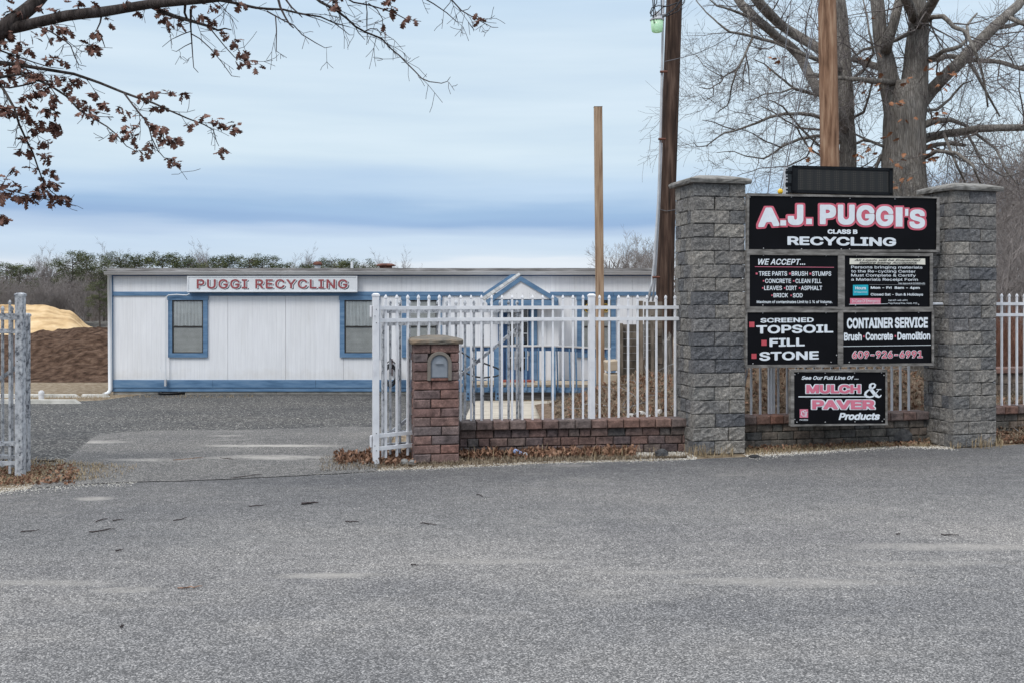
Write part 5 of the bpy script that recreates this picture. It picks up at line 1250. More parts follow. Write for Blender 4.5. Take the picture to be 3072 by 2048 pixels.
ey = lambda x: next((a[1] + (b_[1] - a[1]) * (x - a[0]) / (b_[0] - a[0]) for a, b_ in zip(EDGE, EDGE[1:]) if a[0] <= x <= b_[0]), 1330)
def taper(f, xa, xb):
    def s_():
        p = f(); t = max(0, (p.x - xa) / (xb - xa)); return p if random.random() > (0.35 + t if t > 0 else 0) else None
    return s_
def near_edge(x0, x1, spread):
    def s_():
        x = random.uniform(x0, x1); p = hit(x, ey(x)); return Vector((p.x, p.y + random.gauss(0.04, spread), 0.006))
    return s_
litter('leaf_litter', M['litter'], 1150, pxreg(1385, 1900, lambda x: 1352, lambda x: 1378 - (x - 1385) * 0.02), 0.05, 0.09, 0.07)
litter('leaf_litter', M['litter'], 500, pxreg(1010, 1240, lambda x: 1360, lambda x: 1395), 0.03, 0.08, 0.05)
litter('leaf_litter', M['litter'], 600, pxreg(2245, 2780, lambda x: 1335, lambda x: 1352 - (x - 2245) * 0.03), 0.03, 0.06, 0.03)
litter('leaf_litter', M['litter'], 400, pxreg(-60, 230, lambda x: 1400, lambda x: 1455), 0.03, 0.06, 0.03)
litter('leaf_litter', M['litter'], 300, pxreg(3000, 3100, lambda x: 1315, lambda x: 1330), 0.03, 0.06, 0.03)
grass('dry_grass', M['bankstraw'], 4200, pxreg(960, 2060, lambda x: 1372, lambda x: ey(x) - 3), 0.015, 0.06, 1.4)
grass('dry_grass', M['dryfill'], 110, pxreg(1240, 2060, lambda x: 1365, lambda x: 1385), 0.06, 0.2, 0.7)
grass('dry_grass', M['dryfill'], 4500, taper(pxreg(-80, 560, lambda x: 1370 + x * 0.08, lambda x: 1452 - x * 0.03), -4.2, -3.5), 0.015, 0.06, 1.4)
grass('dry_grass', M['dryfill'], 2000, pxreg(2240, 2790, lambda x: 1335, lambda x: ey(x) - 2), 0.02, 0.07, 1.2)
grass('dry_grass', M['dryfill'], 260, pxreg(2850, 3010, lambda x: 1325, lambda x: 1346), 0.05, 0.2, 0.7)
grass('dry_grass', M['dryfill'], 120, pxreg(2055, 2200, lambda x: 1362, lambda x: 1372), 0.05, 0.2, 0.7)
grass('dry_grass', M['dryfill'], 900, pxreg(60, 330, lambda x: 1184, lambda x: 1198), 0.02, 0.09, 0.9)
grass('dry_grass', M['dryfill'], 260, pxreg(330, 760, lambda x: 1187, lambda x: 1194), 0.02, 0.07, 0.9)
pebbles('shell_pebbles', M['pebble'], 2600, near_edge(950, 2060, 0.07), 0.003, 0.008)
pebbles('shell_pebbles', M['pebble'], 1500, pxreg(1900, 2090, lambda x: 1352, lambda x: 1378), 0.004, 0.012)
pebbles('shell_pebbles', M['pebble'], 2600, near_edge(2240, 2860, 0.09), 0.003, 0.009)
pebbles('shell_pebbles', M['pebble'], 1700, near_edge(-60, 420, 0.15), 0.003, 0.009)
pebbles('shell_pebbles', M['pebble'], 1500, pxreg(150, 700, lambda x: 1372, lambda x: 1432), 0.004, 0.011)
pebbles('shell_pebbles', M['pebble'], 1200, pxreg(820, 1120, lambda x: 1375, lambda x: 1412), 0.004, 0.012)
pebbles('shell_pebbles', M['pebble'], 1500, pxreg(90, 1220, lambda x: 1195, lambda x: 1290), 0.004, 0.010)
pebbles('shell_pebbles', M['pebble'], 500, pxreg(-40, 3100, lambda x: 1400 + 30, lambda x: 1900), 0.003, 0.007)
# litter and sticks on the bank
def banks(x0, x1, y0, y1):
    def s_():
        x, y = random.uniform(x0, x1), y0 + (y1 - y0) * random.random() ** 1.3
        h = bank_h(x, y)
        if h < 0.03 and x < 1.9: return None
        return Vector((x, y, gz(x, y) + max(h, 0) + 0.01))
    return s_
litter('bank_leaves', M['litter'], 4200, banks(0.8, 8.5, 11.95, 16), 0.03, 0.075, 0.05)
litter('bank_leaves', M['bankstraw'], 2400, banks(0.6, 8.5, 11.95, 16), 0.03, 0.08, 0.05)
grass('bank_straw', M['bankstraw'], 13000, banks(0.6, 8.5, 11.95, 17), 0.04, 0.18, 1.6)
b = MB()
for _ in range(200):
    p = banks(0.9, 8.5, 12.0, 15.5)()
    if p is None: continue
    a = random.uniform(0, 6.28); l_ = random.uniform(0.1, 0.5); d = Vector((math.cos(a), math.sin(a), random.uniform(-.1, .5))) * l_
    b.tube([p, p + d * .5 + Vector((0, 0, 0.02)), p + d], random.uniform(0.003, 0.007), 4)
tag(b.build('bank_sticks', M['fascia'], origin=(0, 0, 0)), kind='stuff')
# pale broken stones at the foot of the bank, behind the fence
def rock(name, c, s, mat, label, cat, group=None, seed=0, root=None):
    random.seed(seed); b = MB(); n1, n2 = 9, 6; s = Vector(s)
    for j in range(n2 + 1):
        for i in range(n1):
            a, e = 2 * math.pi * i / n1, math.pi * (j / n2 - 0.5); d = Vector((math.cos(a) * math.cos(e), math.sin(a) * math.cos(e), math.sin(e)))
            k = 1 + 0.3 * noise.noise(d * 1.6 + Vector((seed * 7.3, 0, 0))); b.v.append(Vector(c) + Vector((d.x * s.x * k, d.y * s.y * k, max(-0.2, d.z * k) * s.z)))
    for j in range(n2):
        for i in range(n1): b.f.append((j * n1 + i, j * n1 + (i + 1) % n1, (j + 1) * n1 + (i + 1) % n1, (j + 1) * n1 + i))
    return tag(b.build(name, mat, smooth=False), label, cat, group)
for k, (px, py, D, s_, lab) in enumerate(((1893, 1256, 12.6, (.07, .05, .07), 'pale broken stone just left of its neighbours behind the fence, darker side to the left'), (1925, 1252, 12.7, (.1, .06, .09), 'pale pointed broken stone in the middle of the row behind the fence'),
                                          (1955, 1256, 12.6, (.08, .06, .06), 'small low pale stone between two larger ones behind the fence'), (1985, 1250, 12.7, (.11, .06, .1), 'largest pale broken stone, beside the left grey column behind the fence'))):
    rock('broken_stone', P(px, py, D), s_, M['whitestone'], lab, 'stone', 'pale broken stones behind the fence', 30 + k)
rock('dark_rock', hit(1984, 1372) + Vector((0, 0, .03)), (.085, .07, .065), M['darkstone'], 'dark rounded rock at the foot of the left grey column', 'rock', None, 3)
rock('dark_rock', hit(2708, 1330) + Vector((0, 0, .05)), (.13, .09, .13), M['darkstone'], 'large dark boulder against the low wall beside the right grey column', 'rock', None, 4)
rock('dark_rock', hit(2262, 1372) + Vector((0, 0, .01)), (.07, .04, .025), M['rubber'], 'flat black lump at the street edge right of the left grey column', 'rock', None, 5)
rock('grey_rock', hit(1213, 1393) + Vector((0, 0, .02)), (.055, .05, .045), M['greystone'], 'grey stone left of the mailbox column, farther from the column', 'rock', 'grey stones by the mailbox column', 6)
rock('grey_rock', hit(1236, 1395) + Vector((0, 0, .02)), (.04, .04, .045), M['greystone'], 'small grey stone touching the corner of the mailbox column', 'rock', 'grey stones by the mailbox column', 7)
bt = thing('crushed_bottle', hit(1562, 1370), 'crushed clear blue plastic bottle with a white cap in the brown leaves', 'bottle')
c0 = hit(1562, 1372) + Vector((0, -.02, .05)); b = MB(); b.tube([c0 + Vector((-.07, 0.02, .03)), c0 + Vector((-.03, 0, .01)), c0 + Vector((.02, -.01, -.005))], [0.026, 0.03, 0.022], 8); b.build('body', nmat('blue_bottle_plastic', [(0.12, 0.2, 0.42), (0.3, 0.36, 0.5)], 30, 0.3, 0), bt)
b = MB(); b.lathe([(0.024, -.008), (0.024, .008)], c0 + Vector((.05, -.02, -.008)), 10, 'y'); b.build('cap', M['white'], bt)
# twigs on the street, each its own thing
tw = [(60, 1600, 118, 1592, 'left edge of the street in front of the left post'), (268, 1598, 342, 1590, 'curved twig left of the middle of the left half'), (290, 1567, 320, 1558, 'short twig above the curved one'), (338, 1563, 372, 1562, 'flat short twig right of the short bent one'),
      (522, 1565, 563, 1555, 'straight twig left of the driveway mouth'), (346, 1655, 370, 1652, 'tiny dark twig in the left part of the street'), (530, 1768, 608, 1764, 'reddish twig lying on the pale dust stripe'), (745, 1522, 796, 1518, 'long thin twig before the gate opening'),
      (905, 1514, 955, 1510, 'thick bent twig before the gate opening'), (1035, 1568, 1080, 1565, 'thin twig before the mailbox column'), (1262, 1571, 1312, 1577, 'twig in front of the mailbox column'), (1230, 1698, 1258, 1700, 'short brown twig in the middle of the street'),
      (1430, 1485, 1452, 1492, 'twig nearest the leaf heap'), (2825, 1607, 2880, 1609, 'twig on the right part of the street'), (362, 1885, 370, 1880, 'small dark twig nearest the viewer on the left'), (690, 1436, 790, 1424, 'long branch lying along the driveway mouth'),
      (112, 1384, 178, 1386, 'dark bark strip beside the left post'), (660, 1374, 700, 1380, 'twig on the driveway'), (520, 1382, 610, 1374, 'pale twig on the sandy stripe of the driveway'), (2690, 1605, 2700, 1604, 'tiny twig right of the middle of the street')]
random.seed(5)
for (x0, y0, x1, y1, lab) in tw:
    a, c = hit(x0, y0), hit(x1, y1); n = 6; pts = []
    for i in range(n + 1): pts.append(a.lerp(c, i / n) + Vector((random.uniform(-.006, .006), random.uniform(-.012, .012), 0.010 + random.uniform(0, .006))))
    r_ = 0.0045 if 'thick' not in lab and 'bark' not in lab else 0.009
    b = MB(); b.tube(pts, [r_, r_, r_, r_ * .9, r_ * .8, r_ * .6, r_ * .4], 5)
    if (c - a).length > 0.15: m_ = pts[3]; b.tube([m_, m_ + (c - a) * 0.25 + Vector((0, 0.03, 0.004))], [r_ * .6, r_ * .3], 4)
    tag(b.build('fallen_twig', M['twig_near'] if 'red' not in lab and 'pale' not in lab else M['litter']), lab if len(lab.split()) >= 4 else 'fallen ' + lab, 'twig', 'twigs fallen on the asphalt')

# ------------------------------------------------------------------ piles in the yard
def pile(name, mat, label, prof, depth, base_y, amp, freq, cat):
    """prof: list of (x, crest height) in world units at distance base_y + depth/2; sloped front and back."""
    b = MB(); nx, ny = 420, 90; x0, x1 = prof[0][0], prof[-1][0]
    def crest(x):
        for a, c in zip(prof, prof[1:]):
            if a[0] <= x <= c[0]:
                t = (x - a[0]) / (c[0] - a[0]); t = t * t * (3 - 2 * t); return a[1] + (c[1] - a[1]) * t
        return 0
    for j in range(ny + 1):
        for i in range(nx + 1):
            x = x0 + (x1 - x0) * i / nx; v = j / ny; y = base_y + depth * v; k = min(1, v * 1.9) * min(1, (1 - v) * 4)
            k = k * k * (3 - 2 * k) if k < 1 else 1
            h = crest(x * (base_y + depth * .5) / y) * (k ** 0.75); nn = noise.fractal(Vector((x * freq, y * freq, 0)), 0.8, 2.2, 6)
            b.v.append(Vector((x, y, gz(x, y) - 0.05 + h + amp * nn * min(1, h * 1.5))))
    for j in range(ny):
        for i in range(nx): a = j * (nx + 1) + i; b.f.append((a, a + 1, a + nx + 2, a + nx + 1))
    return tag(b.build(name, mat, smooth=True), label, cat)
pile('mulch_pile', M['mulch'], 'broad dark brown mulch pile behind the parking stops, left of the office', [(-30, 0.5), (-24, 1.0), (-17, 0.88), (-15.5, 0.95), (-14.4, 1.1), (-13, 1.26), (-9, 1.3), (-4, 1.25), (0, 0.2)], 11, 25.2, 0.14, 1.3, 'mulch pile')
pile('sand_pile', M['sand'], 'golden sand pile with a flat top behind the dark mulch pile', [(-60, 0), (-45, 1.8), (-30, 1.95), (-23.6, 1.95), (-22.3, 1.62), (-21.1, 0.75), (-20.2, 0.0)], 16, 42, 0.13, 0.6, 'sand pile')
pile('rubble_bank', M['rubble'], 'low dark rubble bank in front of the far trees', [(-80, 1.2), (-40, 1.3), (-28, 1.35), (-10, 1.3), (10, 1.2), (30, 0.5)], 8, 78, 0.3, 0.5, 'rubble bank')

# ------------------------------------------------------------------ trees
def limb_pts(pl, D, wob=0.0, seed=0, f=1):
    """px polyline (x, y, diameter px) to world points and radii, resampled."""
    out = []; rad = []; n0 = noise.noise(Vector((pl[0][0] * 0.004, pl[0][1] * 0.004, seed * 3.1))) if f == 1 else 0
    for i in range(len(pl) - 1):
        a, c = pl[i], pl[i + 1]; n = 3 if i < len(pl) - 2 else 4
        for k in range(n if i < len(pl) - 2 else n + 1):
            t = k / (n if i < len(pl) - 2 else n); x = a[0] + (c[0] - a[0]) * t; y = a[1] + (c[1] - a[1]) * t; w = a[2] + (c[2] - a[2]) * t
            d = D + wob * (noise.noise(Vector((x * 0.004, y * 0.004, seed * 3.1))) - n0) * 2
            p = P(x, y, d); p += Vector((noise.noise(p * 2.1 + Vector((seed, 0, 0))), 0, noise.noise(p * 2.1 + Vector((0, seed, 9))))) * 0.03 * f
            out.append(p); rad.append(w / 2 / F * D)
    return out, rad
def grow(mb, p, d, length, r, level, up=0.15, sides=4, kids=5, tips=None):
    n = max(3, int(length / 0.12)) if level else 3; n = min(n, 9)
    pts = [p.copy()]; rr = [r]; dd = d.normalized(); step = length / n
    for i in range(n):
        dd = (dd + Vector((random.gauss(0, .17), random.gauss(0, .17), random.gauss(0, .17) + up * 0.12))).normalized()
        pts.append(pts[-1] + dd * step); rr.append(max(0.0022, r * (1 - 0.75 * (i + 1) / n)))
    mb.tube(pts, rr, sides if level > 1 else 3, False)
    if tips is not None: tips.append((pts[-1], dd))
    if level > 0:
        for k in range(kids):
            i = random.randint(1, n - 1) if n > 2 else 1; q = pts[i]; t = (pts[i + 1] - pts[i]).normalized()
            ax = t.cross(Vector((random.gauss(0, 1), random.gauss(0, 1), random.gauss(0, 1)))).normalized()
            nd = (t * random.uniform(0.5, 1.0) + ax * random.uniform(0.6, 1.0) + Vector((0, 0, up * .5))).normalized()
            grow(mb, q, nd, length * random.uniform(0.35, 0.65), max(0.0022, rr[i] * 0.6), level - 1, up, sides, kids, tips)
def limb_twigs(mb, pts, rad, dens, lmin, lmax, level, up, kids, rmax=0.016):
    for i in range(1, len(pts)):
        seg = (pts[i] - pts[i - 1]); m = seg.length * dens; k = int(m) + (random.random() < m - int(m))
        for _ in range(k):
            t = random.random(); p = pts[i - 1].lerp(pts[i], t); ax = seg.normalized().cross(Vector((random.gauss(0, 1), random.gauss(0, 1), random.gauss(0, 1)))).normalized()
            d = (seg.normalized() * random.uniform(0.1, 0.9) + ax + Vector((0, 0, up * .4))).normalized()
            grow(mb, p, d, random.uniform(lmin, lmax), min(rmax, rad[i] * 0.45), level, up, 4, kids)
def px_tree(name, label, D, main, limbs, mat, twigmat, dens, lrange, seed, wob=0.8, up=0.2, kids=5, trunk_sides=16, group=None):
    random.seed(seed); base = P(main[0][0], main[0][1], D)
    r = thing(name, base, label, 'tree', group)
    tr = MB(); pts, rad = limb_pts(main, D, 0.1, seed)
    n0 = len(pts); tr.tube(pts, rad, trunk_sides)
    o = tr.build('trunk', mat, r, smooth=True); allp = [(pts, rad)]
    for k, l_ in enumerate(limbs):
        b = MB(); pts, rad = limb_pts(l_, D + (0.12 if l_[0][2] > 35 or l_[1][2] > 60 else 0), 0.05 if max(q[2] for q in l_) > 55 else wob, seed + k * 1.7)
        # start the limb inside what it grows from
        d0 = pts[0].y - D
        for i in range(min(4, len(pts))): pts[i] = pts[i] - Vector((0, d0 * (1 - i / 4), 0))
        b.tube(pts, rad, 10 if l_[0][2] > 15 else 6); b.build('limb', mat if l_[0][2] > 7 else twigmat, r, smooth=True); allp.append((pts, rad))
    tb = MB()
    for k, (pts, rad) in enumerate(allp):
        dd = dens * (0.35 if k == 0 else 1)
        big = rad[0] > 0.05
        limb_twigs(tb, pts, rad, dd * (0.75 if big else 1.0), lrange[0], lrange[1], 2, up, kids, 0.016 if big else 0.008)
    c = tb.build('twigs', twigmat, r); c['kind'] = 'stuff'
    return r
TD = 17.0
px_tree('oak_tree', 'big grey multi-stemmed bare oak behind the right end of the signs', TD,
    [(2715, 1180, 165), (2715, 700, 132), (2712, 520, 126), (2709, 400, 122), (2712, 340, 116), (2716, 290, 96), (2722, 250, 70)],
    [[(2708, 470, 40), (2702, 410, 74), (2689, 335, 76), (2675, 270, 66), (2664, 230, 60), (2655, 170, 50), (2640, 110, 44), (2630, 0, 40), (2625, -90, 36)],
     [(2657, 150, 34), (2675, 90, 30), (2700, 0, 27), (2715, -90, 24)],
     [(2714, 480, 44), (2721, 420, 84), (2734, 330, 88), (2744, 250, 78), (2748, 200, 72), (2752, 130, 64), (2755, 60, 58), (2748, 0, 56), (2735, -90, 48)],
     [(2758, 80, 34), (2785, 30, 30), (2815, -20, 26), (2850, -90, 22)], [(2745, 60, 30), (2722, 10, 30), (2700, -60, 28)],
     [(2730, 370, 50), (2755, 315, 46), (2790, 275, 40), (2830, 235, 36), (2900, 165, 36), (2960, 105, 33), (3010, 60, 30), (3072, -5, 28), (3140, -80, 24)],
     [(2955, 110, 18), (2990, 85, 15), (3030, 78, 13), (3090, 60, 12)], [(3030, 55, 14), (3060, 70, 12), (3100, 85, 10)],
     [(2755, 195, 26), (2800, 178, 18), (2850, 172, 16), (2920, 182, 16), (3000, 190, 14), (3085, 212, 12)],
     [(2790, 180, 16), (2830, 155, 13), (2880, 140, 11), (2905, 120, 9), (2900, 80, 8), (2930, 40, 5)],
     [(2750, 425, 34), (2790, 412, 27), (2850, 400, 24), (2920, 392, 23), (2990, 385, 21), (3072, 388, 20), (3160, 380, 16)],
     [(2755, 385, 26), (2800, 365, 20), (2850, 360, 14), (2900, 380, 10), (2950, 420, 9), (2990, 450, 8), (3020, 520, 6), (3050, 560, 4)],
     [(2755, 445, 22), (2800, 438, 15), (2850, 433, 12), (2895, 436, 9)], [(2760, 480, 14), (2810, 455, 12), (2870, 460, 10), (2920, 500, 8), (2945, 560, 5)],
     [(2765, 60, 22), (2800, 50, 14), (2830, 52, 14), (2860, 78, 12), (2900, 100, 10), (2925, 150, 8), (2950, 230, 7), (2965, 320, 5)],
     [(2885, 155, 10), (2930, 220, 9), (2965, 290, 7), (3000, 350, 5)], [(2680, 235, 22), (2640, 205, 24), (2600, 186, 20), (2560, 178, 16), (2500, 190, 10), (2440, 170, 6)],
     [(2680, 250, 20), (2620, 243, 16), (2560, 238, 13), (2440, 225, 12), (2425, 225, 11)], [(2735, 95, 14), (2690, 120, 12), (2640, 138, 11), (2590, 150, 9), (2555, 175, 6)],
     [(2700, 480, 26), (2665, 465, 16), (2640, 470, 12), (2625, 510, 10), (2610, 560, 6)], [(2655, 440, 10), (2600, 420, 8), (2560, 400, 5)],
     [(2760, 330, 12), (2810, 330, 10), (2850, 300, 8), (2890, 250, 6), (2920, 240, 4)], [(2830, 400, 10), (2860, 470, 8), (2890, 540, 6), (2905, 580, 4)],
     [(2900, 392, 9), (2930, 450, 8), (2960, 500, 6), (3010, 530, 5), (3060, 520, 4)]],
    M['bark'], M['twig'], 3.0, (0.5, 1.5), 11, 1.4, 0.1, 5)
px_tree('oak_tree', 'slimmer straight bare tree just right of the tan pole with limbs reaching left', 17.6,
    [(2550, 1180, 66), (2546, 700, 54), (2545, 500, 50), (2537, 300, 46), (2527, 100, 38), (2520, 0, 34), (2514, -90, 30)],
    [[(2542, 410, 16), (2530, 360, 30), (2500, 320, 32), (2465, 283, 30), (2430, 230, 30), (2400, 170, 33), (2360, 132, 30), (2320, 100, 28), (2270, 60, 30), (2230, 20, 28), (2180, -50, 24)],
     [(2530, 190, 34), (2495, 160, 32), (2455, 145, 30), (2400, 110, 32), (2350, 80, 30), (2300, 35, 32), (2260, -10, 30), (2210, -80, 26)],
     [(2530, 215, 18), (2490, 190, 13), (2450, 178, 12), (2390, 155, 11), (2330, 132, 10), (2260, 112, 9), (2190, 97, 7), (2150, 70, 5), (2115, 38, 4), (2090, 0, 3)],
     [(2258, 112, 9), (2243, 140, 8), (2232, 175, 7), (2207, 213, 6), (2195, 260, 5), (2188, 290, 4.5), (2182, 318, 4), (2150, 342, 2.5)],
     [(2207, 213, 5), (2172, 233, 4.5), (2160, 250, 4), (2135, 266, 3.5), (2098, 263, 2)], [(2172, 232, 4), (2140, 215, 3), (2105, 195, 2.5), (2086, 165, 2)], [(2140, 266, 3), (2138, 290, 3), (2115, 301, 2.5), (2100, 285, 2)],
     [(2234, 165, 5), (2245, 205, 4), (2250, 250, 3)], [(2238, 190, 5), (2228, 230, 4), (2229, 275, 3)], [(2540, 400, 14), (2500, 365, 11), (2455, 352, 11), (2400, 340, 11), (2355, 342, 10), (2310, 355, 9), (2270, 372, 8), (2205, 390, 6), (2175, 398, 5), (2150, 415, 4), (2120, 435, 3.5), (2092, 440, 3), (2080, 425, 2)],
     [(2205, 390, 5), (2170, 380, 4), (2140, 368, 3.5), (2105, 360, 2)], [(2540, 440, 14), (2490, 412, 11), (2450, 410, 10), (2400, 415, 9), (2350, 440, 8), (2330, 455, 6), (2290, 475, 5), (2240, 470, 4), (2200, 455, 3), (2150, 460, 2)],
     [(2345, 445, 5), (2300, 430, 4), (2260, 405, 3), (2215, 385, 2.5)], [(2540, 330, 12), (2470, 290, 9), (2440, 285, 8), (2390, 272, 7), (2330, 225, 6), (2290, 190, 4), (2260, 180, 3)],
     [(2435, 280, 8), (2380, 268, 7), (2340, 280, 5), (2290, 283, 4), (2235, 305, 3)], [(2540, 460, 10), (2470, 450, 7), (2400, 385, 6), (2350, 320, 5), (2310, 300, 3)],
     [(2545, 510, 10), (2480, 480, 6), (2420, 440, 5), (2390, 385, 5), (2330, 345, 4), (2280, 320, 3)], [(2470, 390, 7), (2430, 388, 7), (2388, 383, 6)], [(2270, 60, 12), (2220, 40, 8), (2150, 20, 5), (2100, -20, 3)],
     [(2240, 20, 9), (2250, 70, 8), (2258, 112, 8)], [(2450, 410, 6), (2420, 470, 5), (2360, 500, 4), (2280, 505, 3), (2210, 530, 2)], [(2545, 250, 10), (2590, 215, 9), (2620, 160, 7), (2600, 60, 5), (2590, 0, 4)],
     [(2550, 440, 9), (2590, 420, 8), (2640, 430, 5)], [(2550, 360, 9), (2590, 340, 8), (2610, 280, 6), (2625, 230, 5)]],
    M['bark'], M['twig'], 3.4, (0.45, 1.3), 23, 1.2, 0.1, 5)
# a few rust coloured leaves still on the big oak
random.seed(9); lv, lf = leaf_shape(0, 0.12)
lm = []
for k in range(3):
    b = MB(); v_, f_ = leaf_shape(k - 1, 0.125); b.add(v_, f_); me = b.mesh('leaf', Vector((0, 0, 0))); me.materials.append(M['oakleaf_light']); lm.append(me)
oak = [o for o in bpy.data.objects if o.name.startswith('oak_tree') and o.parent is None][0]
for (px, py, n) in ((2628, 55, 2), (2645, 148, 1), (2580, 185, 4), (2715, 235, 4), (2640, 250, 3), (2600, 262, 4), (2850, 220, 6), (2820, 250, 3), (2790, 205, 3), (2700, 310, 5), (2720, 360, 3), (2660, 410, 3), (2690, 490, 6), (2600, 455, 6), (2560, 470, 4), (2800, 470, 8), (2790, 455, 5), (2830, 360, 4), (2700, 545, 5), (2440, 470, 4), (2320, 165, 4), (2325, 190, 3), (2480, 470, 4)):
    for _ in range(n):
        p = P(px + random.gauss(0, 12), py + random.gauss(0, 9), TD - 0.6)
        inst('leaf', random.choice(lm), oak, p, rot=(random.uniform(2.2, 4.2), random.uniform(-.8, .8), random.uniform(0, 6.28)))

